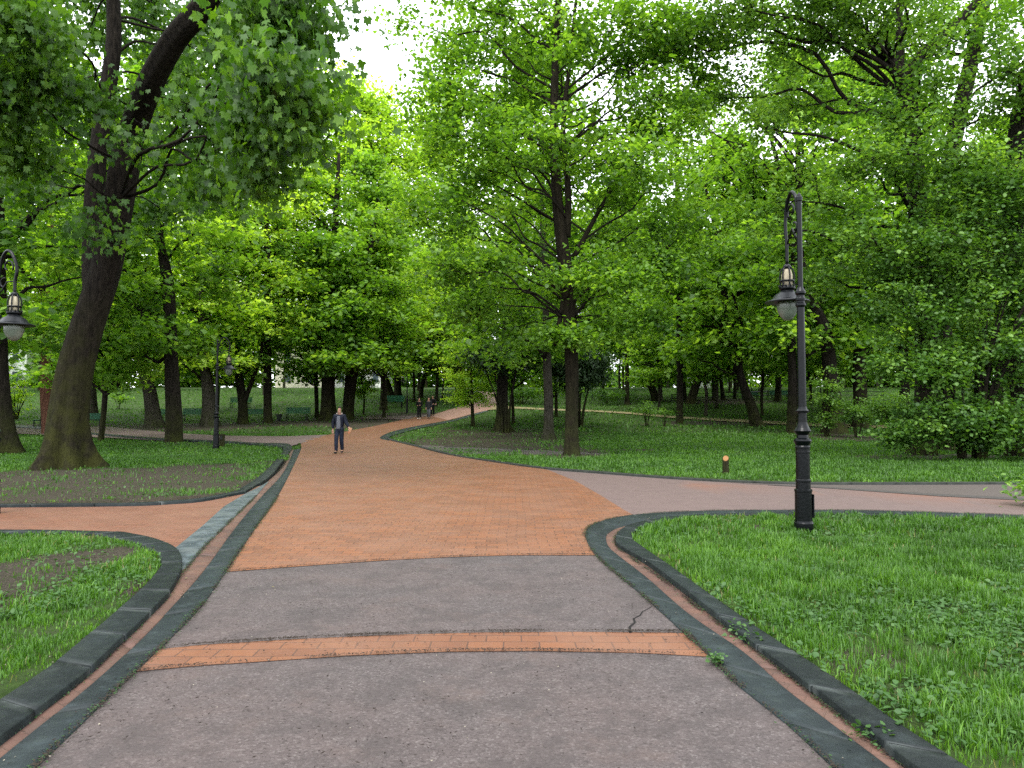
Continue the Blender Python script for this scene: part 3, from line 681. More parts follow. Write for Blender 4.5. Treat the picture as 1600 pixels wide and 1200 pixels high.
# --- big near trees ---------------------------------------------------
D2 = at(100, 733)[1]
custom_tree((104, 733, 50), D2, [(106, 680, 50), (109, 640, 50), (120, 570, 49), (139, 500, 48), (165, 420, 46), (182, 340, 44), (193, 270, 42), (208, 200, 38), (235, 130, 34, -1), (275, 60, 31, -2), (325, 0, 28, -3), (380, -120, 24, -4), (420, -260, 14, -4)],
  [(10, 40, 85, 70, -4, 2.2, 40), (190, 20, 150, 80, 5.5, 2.4, 52), (400, 60, 70, 70, 1, 2.0, 44), (440, 40, 65, 60, -5, 2.0, 40), (460, 150, 36, 80, -6, 1.6, 30), (408, 190, 50, 60, -4, 1.6, 34), (330, 200, 80, 70, 5, 2, 40), (0, 150, 75, 60, -3, 2.0, 30), (10, 230, 50, 40, -2, 1.8, 12),
   (90, -170, 190, 100, -2, 4, 34), (460, -120, 85, 110, -4, 3, 30), (120, 180, 150, 60, 6, 2.4, 40), (350, 90, 80, 80, 5, 2.5, 34), (415, 270, 28, 50, -4, 1.2, 12), (350, 300, 36, 30, -2, 1.2, 8), (260, 300, 60, 50, 5, 1.2, 14), (50, 300, 50, 40, 2, 1.5, 9), (150, 150, 24, 30, -2.0, .4, 4), (225, 240, 22, 24, -2.0, .4, 3), (150, 370, 26, 30, -1.4, .4, 3)],
  'huge mossy tree with flared roots leaning right and forked, on the left verge', 'moss', 'deep', .14, 78, 'maple', seed=2, flare=1.0,
  forks=[[(150, 470, 36), (146, 400, 34, .6), (148, 300, 30, 1), (158, 200, 26, 1.2), (178, 60, 24, 1.4), (170, -100, 16, 1.5)]], n=30, spread=.5, flat=.5, droop=1.0, twig=.010, group=15, rise=.15, limb=.13, minz=7.5)
D26 = at(895, 712)[1]
custom_tree((893, 712, 24), D26, [(893, 640, 21), (893, 560, 21), (888, 460, 20), (878, 380, 20), (870, 300, 17), (866, 200, 14), (868, 100, 11), (872, 0, 9), (876, -110, 6), (880, -200, 3)],
  [(800, 40, 200, 80, 1.5, 3.0, 104), (980, 60, 100, 80, 0, 3, 56), (700, 150, 105, 80, 0, 3, 56), (1010, 190, 95, 70, 0, 3, 60), (1030, 60, 60, 60, 0, 2.5, 34), (800, 130, 150, 60, 1.5, 2.6, 50), (740, 230, 120, 60, -1, 3, 54), (970, 260, 95, 55, -1, 3, 44), (880, 250, 80, 60, 2.5, 2, 24), (710, 330, 120, 55, -.5, 3, 44), (880, 350, 90, 60, 3, 1.8, 26), (1020, 330, 110, 50, 0, 3, 42), (730, 420, 110, 45, -1, 2.5, 40),
   (980, 420, 90, 50, -1, 2.5, 44), (1050, 410, 90, 50, 0, 2.5, 34), (860, 470, 100, 45, 2, 2, 28), (980, 500, 90, 30, -1, 2.2, 26), (730, 480, 80, 35, 0, 1.6, 18), (880, 520, 60, 24, -1.2, .8, 14), (850, 200, 60, 60, -1.6, .8, 9), (880, 60, 50, 60, -1.6, .8, 8), (900, 430, 50, 50, -1.5, .8, 9), (1090, 110, 50, 60, 1, 2, 20), (860, -90, 230, 90, 0, 4.5, 70), (770, 555, 50, 25, 1, 1.2, 8)],
  'tall maple with straight scarred trunk at the front of the centre lawn', 'brown', 'mid', .155, 66, 'mid', seed=5, flare=.35,
  forks=[[(886, 370, 12), (888, 300, 10), (880, 200, 8), (890, 100, 6), (900, 0, 5)], [(898, 400, 8), (930, 340, 7), (965, 280, 5), (1000, 235, 4)], [(880, 470, 8), (868, 540, 8), (858, 590, 5)][:2]], spread=.42, flat=.38, droop=.35, twig=.008, rise=.55, limb=.22, minz=4.8)
D_A = 27.0
custom_tree((1440, 711, 28), D_A, [(1445, 600, 28), (1440, 450, 27), (1432, 300, 26), (1425, 200, 26), (1412, 130, 24), (1375, 80, 16), (1340, 40, 13), (1290, -20, 12), (1230, -120, 8)],
  [(1250, 30, 160, 60, -1, 2.5, 110), (1110, 30, 90, 50, -1, 2, 56), (1120, 140, 70, 50, 1, 2, 26), (1230, 160, 120, 60, 2, 2.5, 34), (1420, 40, 120, 60, 1, 2.5, 50), (1430, 180, 110, 80, -3, 1.5, 36), (1440, 420, 70, 120, -1.5, .9, 50), (1520, 300, 90, 80, -3, 2, 40), (1350, 0, 160, 60, -2, 3, 40), (1480, 80, 120, 70, -2, 2.5, 30), (1330, 260, 110, 45, -2, 2.5, 30), (1450, 260, 100, 60, -3, 1.8, 24), (1250, 340, 120, 40, -1, 2.5, 30), (1400, 380, 130, 50, -3, 2, 34), (1500, 420, 100, 60, -3, 2, 30), (1180, 200, 60, 30, 0, 2, 6),
   (1300, -120, 240, 90, -2, 4, 50), (1560, 300, 60, 80, -3, 2, 18), (1580, 120, 60, 80, -3, 2, 18), (1250, 440, 110, 40, 0, 2.5, 26)],
  'big dark tree forking high into a broad Y behind the right shrubs', 'dark', 'shrub', .135, 60, 'mid', seed=11,
  forks=[[(1412, 130, 20), (1440, 85, 18), (1475, 56, 15), (1520, 10, 12), (1570, -60, 8)], [(1408, 150, 14), (1406, 70, 12), (1404, -30, 9)]], spread=.45, flat=.4, rise=.3, limb=.3, twig=.010)
custom_tree((1475, 708, 28), D_A + 2.5, [(1478, 600, 28), (1470, 450, 27), (1480, 300, 26), (1492, 215, 25), (1512, 120, 22), (1532, 30, 19), (1560, -100, 14)],
  [(1560, 30, 110, 80, -1, 2.5, 50), (1490, 330, 50, 130, -1, .8, 40), (1400, 60, 120, 70, 2, 2.5, 40), (1540, 200, 70, 60, 2, 2, 14), (1500, -100, 200, 80, 0, 4, 40), (1590, 420, 60, 80, 0, 2.5, 18), (1420, 180, 60, 60, 2, 2, 10), (1530, 330, 70, 60, 2, 2, 14)],
  'big dark trunk rising to the right of the forked tree', 'dark', 'mid', .135, 60, 'mid', seed=12, spread=.45, flat=.4, rise=.3, limb=.3)
custom_tree((1602, 718, 36), 25.0, [(1600, 600, 42), (1594, 450, 40), (1590, 300, 38), (1600, 180, 34), (1625, 60, 26), (1650, -80, 14)],
  [(1590, 120, 90, 90, -1, 2.5, 40), (1620, 300, 80, 90, -1, 2.5, 40), (1590, 450, 60, 100, -1, 1.5, 40), (1620, -60, 120, 90, 0, 3, 24)],
  'trunk with ivy at the right edge of the picture', 'dark', 'shrub', .13, 60, 'mid', seed=13, spread=.45, rise=.3)
custom_tree((1236, 655, 14), 46.0, [(1238, 600, 13), (1236, 500, 12), (1242, 400, 11), (1248, 300, 9), (1246, 200, 7), (1250, 100, 5), (1252, 20, 3)],
  [(1200, 130, 110, 90, 0, 4, 90), (1290, 150, 90, 90, 0, 4, 70), (1240, 30, 130, 60, 0, 4, 70), (1180, 260, 90, 60, 0, 3, 50), (1300, 280, 90, 60, 0, 3, 50), (1100, 180, 60, 60, 0, 3, 36)],
  'tall half bare tree with fine twigs against the sky behind the near lamp', 'dark', 'mid', .20, 16, 'mid', seed=41, flare=.3, spread=.6, flat=.6, twig=.014, group=9, rise=1.0, limb=.5, shell=.7)
custom_tree((1062, 640, 11), 56.0, [(1062, 560, 10), (1060, 400, 9), (1058, 250, 7), (1060, 120, 4)],
  [(1060, 260, 80, 60, 0, 4, 60), (1075, 170, 70, 50, 0, 3, 40), (1050, 360, 90, 50, 0, 4, 60), (1060, 450, 80, 40, 0, 4, 40)],
  'slender tall tree between the centre maple and the slanting forked tree', 'dark', 'mid', .28, 52, 'far', seed=42, flare=.3, spread=.75, flat=.4, twig=.014, limb=.4)
# tall background tree of the left centre (yellow-green, top against the sky)
custom_tree((600, 641, 10), at(600, 641)[1], [(598, 560, 9), (590, 450, 9), (585, 300, 8), (575, 200, 5), (560, 130, 3)],
  [(535, 150, 70, 50, 0, 4, 80), (590, 180, 50, 50, 0, 4, 40), (600, 250, 110, 60, 0, 5, 130), (540, 330, 110, 60, 0, 5, 110), (650, 340, 90, 60, 0, 4, 90), (600, 430, 120, 50, 0, 5, 100), (670, 450, 80, 50, 0, 4, 60), (500, 240, 70, 60, 0, 4, 80), (600, 500, 110, 35, 0, 4, 50), (690, 220, 60, 90, 0, 4, 70)],
  'tall pale yellow-green tree whose top meets the white sky left of centre', 'dark', 'yellow', .32, 70, 'far', seed=21, spread=.85, flat=.45, twig=.016, limb=.4)
custom_tree((513, 657, 20), at(513, 657)[1], [(513, 600, 19), (515, 520, 16), (520, 430, 12), (525, 330, 9), (530, 240, 4)],
  [(505, 440, 80, 30, -2, 3.5, 36), (470, 380, 80, 40, 0, 4, 38), (545, 480, 60, 40, -3, 3, 34), (500, 520, 55, 30, -3, 2.5, 26), (530, 560, 45, 26, -3, 2, 22), (460, 300, 80, 50, 0, 4, 40), (440, 210, 70, 50, 0, 4, 34), (520, 400, 60, 40, -3, 3, 26), (575, 560, 30, 20, -3, 1.5, 10)],
  'thick dark trunk with layered low leaves directly behind the walking man', 'dark', 'mid', .34, 50, 'mid', seed=22, spread=.75, flat=.3, twig=.016)
# --- named trunks, pool crowns -------------------------------------------
tree(4, 709, 40, [(0, 620, 30), (-6, 450, 26), (-10, 250, 22)], 'dark trunk cut by the left edge of the picture', 4, 'dark', 20, flare=.5)
tree(76, 678, 17, [(72, 600, 17), (78, 480, 15), (80, 380, 13)], 'straight reddish brown trunk behind the huge mossy tree', 0, 'red', 24, flare=.25)
tree(157, 689, 9, [(164, 620, 8), (166, 540, 7), (168, 470, 5)], 'thin wavy young trunk just right of the huge mossy tree', 5, 'dark', 14, s=.8, flare=.3)
tree(147, 657, 13, [(143, 600, 12), (137, 540, 11)], 'grey trunk beyond the path, seen between the mossy tree and the thin wavy trunk', 1, 'grey')
tree(243, 667, 21, [(233, 610, 19), (223, 570, 17), (214, 500, 14)], 'grey trunk leaning left beside the green bench', 0, 'grey')
tree(272, 691, 24, [(270, 620, 22), (266, 520, 20), (262, 440, 18), (250, 370, 10)], 'dark straight trunk with a broken knobbly top near the brick path', 1, 'dark', 21, flare=.12,
     forks=[[(262, 470, 9), (254, 455, 7), (253, 430, 5)]])
tree(330, 666, 21, [(325, 610, 18), (318, 550, 14), (314, 480, 12)], 'grey trunk with flared foot at the right end of the green bench', 3, 'grey')
tree(380, 662, 14, [(378, 620, 13), (371, 570, 11), (368, 500, 8)], 'trunk forked low into a V beside the far left lamp', 5, 'dark', 17, forks=[[(382, 628, 8), (392, 600, 7), (406, 560, 6), (412, 520, 4)]])
tree(419, 661, 13, [(418, 600, 12), (418, 500, 10), (417, 400, 9), (416, 290, 7)], 'tall bare straight trunk beside the litter bin', 6, 'dark', 27, flare=.35)
tree(495, 653, 7, [(494, 600, 6), (492, 540, 5)], 'slim dark trunk left of the thick leafy trunk', 5, 'dark', 16)
tree(542, 655, 18, [(548, 600, 19), (557, 520, 17), (564, 460, 14), (580, 380, 9)], 'dark trunk leaning right behind the walking man', 1, 'dark', 23, flare=.2)
tree(568, 649, 3, [(569, 620, 2.5), (566, 600, 2)], 'spindly sapling on bare soil right of the leaning trunk', 5, 'dark', 8, s=.35, cat='sapling', name='sapling')
tree(600, 641, 5, [(600, 600, 4.5), (598, 560, 4)], 'slim trunk with spread foot beyond the path bend', 2, 'dark', 15, flare=.8, D=62)
tree(612, 628, 13, [(604, 600, 12), (592, 562, 11), (584, 530, 9)], 'dark trunk leaning left behind the far green bench', 3, 'dark', 22)
tree(622, 626, 11, [(621, 590, 11), (620, 550, 9)], 'upright dark trunk beside the left leaning one behind the far bench', 1, 'dark', 22)
tree(657, 622, 7, [(660, 600, 7), (668, 575, 6), (682, 550, 5)], 'dark trunk bending right above the three walkers', 6, 'dark', 20)
tree(647, 628, 4, [(647, 600, 4), (646, 560, 3)], 'slim trunk left of the three walkers', 5, 'dark', 16)
tree(722, 632, 13, [(721, 610, 12), (719, 580, 10)], 'stout trunk with moss at the end of the brick path', 4, 'moss', 20)
tree(682, 626, 5, [(683, 600, 5), (684, 570, 4)], 'pale slim trunk on the lawn beyond the walkers', 0, 'grey', 17)
tree(691, 625, 3, [(693, 600, 3), (697, 570, 2.5)], 'thin pale stem leaning right beyond the walkers', 5, 'grey', 15)
tree(739, 666, 6, [(738, 640, 5), (737, 610, 4), (736, 570, 3)], 'young slim tree at the left tip of the centre lawn', 3, 'dark', 8, s=.5)
tree(786, 674, 18, [(785, 640, 18), (785, 600, 16), (790, 540, 14), (793, 450, 12)], 'broad dark trunk with skirt-like roots on the centre lawn', 4, 'dark', 22, flare=.95)
tree(802, 662, 5, [(801, 630, 5), (800, 600, 4)], 'slim trunk close behind the broad skirted trunk', 5, 'dark', 15)
tree(857, 686, 15, [(857, 640, 14), (856, 600, 13), (853, 500, 11)], 'reddish grey spruce trunk left of the scarred maple', 4, 'grey', 22, flare=.9)
tree(869, 651, 5, [(869, 630, 5), (869, 610, 4)], 'short thin trunk behind the spruce on the centre lawn', 5, 'dark', 10, s=.6)
tree(980, 632, 7, [(980, 590, 7), (979, 540, 6), (978, 480, 5)], 'straight slim trunk beyond the sand path, right of the scarred maple', 1, 'brown', 27, s=1.1)
tree(1026, 627, 11, [(1018, 605, 11), (1008, 585, 10), (998, 562, 9), (990, 520, 8)], 'dark trunk leaning left behind the two small bushes', 4, 'dark', 20)
tree(1033, 628, 5, [(1032, 600, 5), (1030, 570, 4)], 'pale thin trunk beside the left leaning one behind the bushes', 5, 'grey', 16)
tree(1078, 631, 13, [(1085, 610, 12), (1093, 585, 12), (1099, 550, 10)], 'dark trunk leaning right near the low railing', 1, 'dark', 27, s=1.2)
tree(1071, 625, 6, [(1068, 600, 6), (1063, 575, 5)], 'thin trunk tilting left beside the right leaning one', 5, 'dark', 16)
tree(1116, 626, 7, [(1115, 600, 6), (1113, 570, 5)], 'first of two slim trunks behind the railing', 3, 'dark', 18)
tree(1130, 625, 7, [(1127, 600, 6), (1124, 570, 5)], 'second of two slim trunks behind the railing', 1, 'dark', 18)
tree(1148, 623, 5, [(1148, 600, 5), (1147, 570, 4)], 'thin upright trunk behind the slanting forked tree', 5, 'dark', 17)
tree(1183, 666, 17, [(1174, 635, 15), (1162, 605, 14), (1154, 575, 13)], 'slanting dark tree forking into a V on the right lawn by the sand path', 5, 'dark', 22, flare=.3,
     forks=[[(1155, 580, 9), (1159, 550, 7), (1162, 520, 6), (1155, 495, 5)], [(1152, 572, 10), (1140, 540, 8), (1125, 505, 7), (1100, 490, 5)]])
tree(1303, 677, 30, [(1300, 640, 27), (1298, 590, 24), (1290, 520, 20), (1270, 470, 14)], 'stout dark trunk wrapped in leafy shoots behind the near lamp', 1, 'dark', 25, s=1.1, flare=.3)
tree(1345, 668, 20, [(1343, 600, 19), (1344, 520, 17)], 'thick trunk half hidden in leaves right of the near lamp', 1, 'brown', 27, s=1.15)
tree(1412, 665, 15, [(1413, 600, 15), (1410, 530, 14)], 'dark trunk hidden in the leaves above the right bushes', 2, 'dark', 28, s=1.2)
tree(1215, 627, 9, [(1216, 590, 9), (1214, 540, 8)], 'dark trunk behind the bench left of the near lamp', 2, 'dark', 28, s=1.2)

# --- rows of park trees farther back ---------------------------------------
BGL = {}
def bgtree(x, y, k, s, label, group, w=.34, bk='dark'):
    z = float(hgt(y)); key = (k, bk); rs = random.Random(int(x * 31 + y * 7))
    if key not in BGL:
        lm, bm_, H, mt, zb = POOL[k]
        mb, pr = trunkmesh('trunk', [(0, 0, -.2), (.1, 0, 2), (.0, .15, zb), (.1, .1, H * .6), (0, 0, H * .88)], [w / 2, w * .45, w * .4, w * .22, .03], BK[bk], k, .5, 10)
        me = bpy.data.meshes.new('trunk'); me.from_pydata(mb.v, [], mb.f); me.polygons.foreach_set('use_smooth', np.ones(len(me.polygons), bool)); me.materials.append(BK[bk]); BGL[key] = me
    r = empty('tree', (x, y, z), rs.uniform(0, 6.28), s); tag(r, label, 'tree', group); link('trunk', BGL[key], r); add_pool_crown(r, k); return r
rs = random.Random(4)
def clear(x, y):
    return not bool(paved(np.array([x]), np.array([y]))[0])
placed = [(o.location.x, o.location.y) for o in SC.objects if o.get('category') == 'tree']
def scatter(n, x0, x1, y0, y1, ks, smin, smax, label, group, mind=4.5, bk=('dark', 'grey', 'brown')):
    c = 0; tr = 0
    while c < n and tr < 3000:
        tr += 1; x, y = rs.uniform(x0, x1), rs.uniform(y0, y1)
        ax = x / y * F + 800
        if not clear(x, y) or any((x - a) ** 2 + (y - b_) ** 2 < mind ** 2 for a, b_ in placed): continue
        if 725 < ax < 790 and y > 60: continue
        placed.append((x, y)); bgtree(x, y, rs.choice(ks), rs.uniform(smin, smax), label, group, bk=rs.choice(bk)); c += 1
scatter(3, -50, -26, 56, 72, (0, 1, 3, 0), .9, 1.15, 'leafy tree on the far left lawn beyond the benches', 'trees on the left lawn beyond the benches')
scatter(7, -80, -20, 94, 112, (0, 3, 6, 2), .9, 1.2, 'tree on the rising ground far behind the left lawn', 'trees on the rise behind the left lawn')
scatter(5, -16, -4, 84, 110, (1, 6, 3), .85, 1.1, 'tree behind the far green bench where the path bends', 'trees behind the path bend')
scatter(9, 8, 36, 58, 82, (1, 2, 4, 5, 6), .8, 1.0, 'tree on the right lawn beyond the sand path', 'trees beyond the sand path', 5)
scatter(17, 4, 80, 88, 118, (1, 4, 2, 6, 0), .9, 1.2, 'tree in the wood behind the low railing', 'trees in the wood behind the railing')
scatter(12, 34, 62, 40, 80, (1, 4, 2, 3), .9, 1.1, 'tree in the dense right hand part of the park', 'trees in the dense right part of the park')
scatter(10, -70, -34, 30, 52, (1, 4, 0), .9, 1.1, 'tree beyond the left edge of the lawn', 'trees at the far left of the lawn')
scatter(26, -110, 110, 120, 150, (1, 4, 2, 0), 1.0, 1.3, 'tree in the distant belt closing the park', 'trees in the distant belt')

# far wood: leafy mass closing the horizon
def leafmass(name, rng, C, Rr, per, size, mat, kind='far', droop=.35, flat=.5):
    n = len(C); m = per * n; c = np.repeat(C, per, 0); r = np.repeat(Rr, per, 0)
    p = c + rng.normal(size=(m, 3)) * r * .5 * np.array((1, 1, flat * 2)); cl = np.repeat(rng.normal(.5, .16, n), per)
    v, f, q = leaf_geo(rng, p, size, kind, np.clip(cl + rng.normal(0, .12, m), 0, 1), droop); return npmesh(name, v, f, mat, False, q)
rng = np.random.default_rng(31); an = rng.uniform(-62, 62, 900); dist = rng.uniform(150, 172, 900)
C = np.stack([np.sin(np.radians(an)) * dist, np.cos(np.radians(an)) * dist, 0 * an], 1); C[:, 2] = hgt(C[:, 1]) + rng.uniform(0, 1, 900) ** 1.3 * 15
C = C[~((C[:, 0] / C[:, 1] * F > -60) & (C[:, 0] / C[:, 1] * F < -10))]
an2 = rng.uniform(-40, 40, 420); C2_ = np.stack([np.sin(np.radians(an2)) * 166, np.cos(np.radians(an2)) * 166, 0 * an2], 1); C2_[:, 2] = hgt(C2_[:, 1]) + rng.uniform(0, 5, 420); C = np.concatenate([C, C2_])
tag(link('far_wood', leafmass('far_wood', rng, C, np.full((len(C), 1), 3.2), 62, 1.05, LM['mid'])), 'dense green wood closing the view behind the park', 'wood', None, 'stuff')

# --- bushes ---------------------------------------------------------------
def shrub(px, py, wpx, hpx, label, lm='shrub', size=.1, per=60, nst=7, ncl=26, seed=0, D=None, name='bush', depth=1.0, kind='mid', low=.25, group=None, spread=.22, blobs=None):
    rng = np.random.default_rng(seed + int(px)); x, y = at(px, py) if D is None else (P3(px, py, D)[0], D); z = float(hgt(y)) + (.05 if y < 24 else 0); u = y / F; w, h = wpx * u, hpx * u
    org = np.array((x, y, z)); paths = []; tips = []
    for k in range(nst):
        a = rng.uniform(0, 6.28); r = rng.uniform(.3, .9) * w / 2; e = np.array((math.cos(a) * r, math.sin(a) * r * depth, h * rng.uniform(.6, .95)))
        c = np.array((e[0] * .25, e[1] * .25, e[2] * .6)); s0 = np.array((math.cos(a) * .05 * w, math.sin(a) * .05 * w, -.05)); paths.append((bez(s0, c, e, 8), np.linspace(.022 * max(1, h / 1.5), .006, 8))); tips.append(e)
    axp = np.concatenate([p for p, r in paths]); axr = np.concatenate([r for p, r in paths]); kp = axp[:, 2] > h * .2
    B = [((0, 0, h * (low + (1 - low) * .5)), (w / 2, w / 2 * depth, h * (1 - low) / 2), ncl)] if blobs is None else [((bx * u, dy, bz * u), (rx * u, rd, rz * u), n) for bx, bz, rx, rz, dy, rd, n in blobs]
    lf, lb = crown(rng, axp[kp], axr[kp], B, size, per, kind, spread=spread, flat=.5, group=5, rise=.2, limb=.7, twig=.005, shell=.4)
    v, q = tubes(paths, 5); root = empty(name, org); tag(root, label, 'bush', group)
    link('stem', npmesh('stem', np.concatenate([v, lb[0]]), np.concatenate([q, lb[1] + len(v)]), BK['dark'], True), root)
    link('foliage', npmesh('foliage', lf[0], lf[1], LM[lm], False, lf[2]), root); return root
shrub(1011, 666, 42, 38, 'small open bush with bare twiggy foot by the sand path, the larger of two', 'shrub', .10, 40, 9, 22, 1, low=.4)
shrub(1038, 666, 26, 30, 'small open bush by the sand path, the smaller of two', 'shrub', .10, 34, 7, 12, 2, low=.4)
shrub(950, 633, 60, 26, 'low rounded dark green bush beyond the sand path', 'deep', .14, 60, 7, 30, 3)
shrub(1340, 684, 60, 60, 'twiggy bush right of the stout trunk behind the near lamp', 'shrub', .11, 55, 9, 34, 4, low=.3)
shrub(1392, 690, 70, 80, 'twiggy dark bush just left of the great arching shrub', 'shrub', .11, 60, 9, 44, 5, low=.25)
shrub(1292, 682, 56, 120, 'leafy shoots growing round the stout trunk', 'shrub', .11, 60, 9, 46, 6, low=.1)
shrub(1520, 722, 300, 330, 'great arching shrub overhanging the lawn at the right, reaching the ground', 'bigshrub', .115, 70, 16, 60, 7, spread=.3, depth=.6, blobs=[
   (-50, 60, 95, 42, -.6, 1.3, 66), (40, 55, 110, 44, -.8, 1.4, 66), (-70, 140, 110, 45, -.4, 1.3, 56), (30, 150, 130, 52, -.5, 1.5, 60), (-90, 230, 110, 50, 0, 1.3, 44), (20, 240, 140, 55, 0, 1.5, 54), (70, 330, 110, 55, 0, 1.4, 36), (-70, 330, 110, 50, 0, 1.3, 32), (-115, 35, 35, 20, -.3, .7, 12), (110, 20, 50, 20, -.6, .6, 14), (60, 420, 100, 60, 0, 1.2, 30), (-20, 400, 70, 40, 0, 1.2, 16)])
shrub(1620, 792, 60, 40, 'leafy sprig reaching in at the right edge over the path', 'shrub', .09, 40, 4, 10, 8, low=.2)
shrub(25, 655, 50, 60, 'light green bush left of the reddish trunk', 'yellow', .16, 50, 7, 26, 9, low=.1)
shrub(185, 640, 30, 30, 'small bush far behind the thin wavy trunk', 'mid', .16, 40, 6, 14, 10)
shrub(1180, 600, 200, 70, 'dark hedge like thicket behind the railing', 'deep', .28, 60, 9, 60, 11, D=100, spread=.5)
shrub(560, 596, 40, 20, 'low bush on the crest of the left lawn', 'mid', .25, 40, 5, 16, 12, D=100, spread=.4)
shrub(815, 632, 120, 34, 'dark undergrowth bush beyond the skirted trunk', 'deep', .2, 60, 8, 50, 13, D=80, spread=.45)
shrub(905, 645, 90, 130, 'dark drooping evergreen behind the scarred maple', 'needle', .42, 90, 9, 90, 14, D=52, spread=.6, low=.5, kind='spray')
shrub(790, 674, 110, 140, 'low drooping dark branches round the skirted trunk', 'needle', .42, 80, 9, 50, 15, D=46, spread=.5, low=.72, kind='spray')

# --- lamps ------------------------------------------------------------------
def lamp(loc, rz, label, arch=.62, drop=.5, s=1.0, scale_head=1.0, top=4.33):
    r = empty('street_lamp', loc, rz, s); tag(r, label, 'street lamp')
    U = .00843
    prof = [(.120, -.1), (.120, .10), (.112, .115), (.108, .13), (.106, .50), (.112, .505), (.112, .53), (.092, .54), (.090, .625), (.098, .63), (.098, .655), (.088, .665), (.087, 1.0), (.093, 1.005), (.093, 1.025), (.088, 1.03), (.088, 1.06), (.095, 1.065), (.095, 1.085),
            (.085, 1.10), (.10, 1.13), (.112, 1.16), (.106, 1.18), (.075, 1.20), (.070, 1.235), (.105, 1.28), (.108, 1.29), (.085, 1.33), (.068, 1.37), (.060, 1.40), (.058, 1.52), (.082, 1.525), (.086, 1.55), (.062, 1.575), (.054, 1.60), (.048, 2.9),
            (.052, 2.91), (.066, 2.925), (.066, 2.95), (.050, 2.965), (.050, 2.985), (.064, 2.995), (.064, 3.02), (.050, 3.04), (.050, 3.06), (.066, 3.085), (.066, 3.11), (.042, 3.15), (.034, 3.17), (.032, top - .06), (.042, top - .05), (.042, top), (.03, top + .012), (.026, top + .03), (.014, top + .05), (0.004, top + .06)]
    mb = MB(); mb.lathe(prof, n=20)
    mb.build('pole', M_IRON, r, False)
    p = MB(); p.box((0, -.112, .32), (.12, .012, .30)); p.build('access_door', M_IRON2, r)
    # arm: rises from the pole and arches over, then hangs down
    L = .40; a0 = top - .35; mb = MB(); pts = []
    for q in [(0.02, a0), (.05, a0 + .18), (.10, top + .02), (.2, top + .13), (.30, top + .10), (L, top - .05), (L + .035, top - .05 - arch * .3), (L, top - .05 - arch * .62), (L, top - .05 - arch)]: pts.append((q[0], 0, q[1]))
    sm = smooth(pts, 4); mb.tube(sm, [.024] * len(sm), 8)
    am = mb.build('arm', M_IRON, r, True)
    sc = MB(); 
    for c0, c1, rr, a1, a2 in ((.24, top - .12, .12, -.6, 4.4), (.15, top - .38, .09, 1.2, 6.0)):
        q = [(c0 + rr * (1 - .55 * f) * math.cos(a1 + (a2 - a1) * f), 0, c1 + rr * (1 - .55 * f) * math.sin(a1 + (a2 - a1) * f)) for f in np.linspace(0, 1, 16)]; sc.tube(q, .013, 6)
    sc.tube([(.03, 0, top - .55), (.12, 0, top - .48), (.22, 0, top - .36), (L - .03, 0, top - .05 - arch * .62)], .012, 6); sc.build('scroll', M_IRON, r, True)
    zc = top - .05 - arch; hx = L
    hb = MB(); hb.lathe([(.02, 0.03), (.05, 0), (.06, -.03), (.03, -.05)], (hx, 0, zc), 12)
    for k in range(6):
        a = k * math.pi / 3; q = [(hx + rr * math.cos(a), rr * math.sin(a), zc + z_) for rr, z_ in ((.03, -.01), (.075, -.06), (.092, -.14), (.088, -.22), (.082, -.30))]; hb.tube(smooth(q, 3), .011, 5)
    hb.lathe([(.083, -.225), (.098, -.22), (.098, -.20), (.083, -.20)], (hx, 0, zc), 16); hb.lathe([(.09, -.34), (.11, -.32), (.105, -.29), (.09, -.28)], (hx, 0, zc), 16)
    for k in range(12):
        a = k * math.pi / 6; hb.tube([(hx + .10 * math.cos(a), .10 * math.sin(a), zc - .30), (hx + .112 * math.cos(a), .112 * math.sin(a), zc - .265)], [.012, .004], 5)
    hb.build('cage', M_IRON, r, True)
    li = MB(); li.lathe([(.02, -.03), (.055, -.06), (.074, -.13), (.074, -.22), (.068, -.29)], (hx, 0, zc), 14); li.build('lantern_core', M_CREAM, r, True)
    sh = MB(); sh.lathe([(.07, -.29), (.085, -.34), (.10, -.365), (.16, -.40), (.20, -.455), (.225, -.47), (.288, -.49), (.296, -.505), (.28, -.51), (.20, -.49), (.1, -.42), (.03, -.40)], (hx, 0, zc), 24); sh.build('lamp_shade', M_IRON2, r, True)
    gb = MB(); gb.lathe([(.135, -.49), (.142, -.53), (.135, -.60), (.11, -.67), (.07, -.725), (.025, -.75), (.004, -.753)], (hx, 0, zc), 20); gb.build('glass_bowl', M_GLASS, r, True)
    return r
lx, ly = atz(1256, 829, .06); lamp((lx, ly, .06), R(93), 'tall black cast iron lamp standing in the near right lawn, hanging lantern behind its pole', arch=.78, top=4.36)
c = P3(-4, 430, 11.6); lamp((c[0], 11.6, .0), R(-20), 'black lamp at the left picture edge with only its gooseneck and lantern showing', arch=.50, top=4.0)
x, y = at(365, 697); lamp((x, 31.5, float(hgt(31.5)) + .02), R(20), 'distant black lamp beside the left brick path near the forked trunk', arch=.50, top=4.0, s=1.15)
x, y = at(636, 646); lamp((x, y, float(hgt(y))), R(200), 'tiny far lamp by the path bend left of the three walkers', arch=.50, top=4.0, s=1.0)

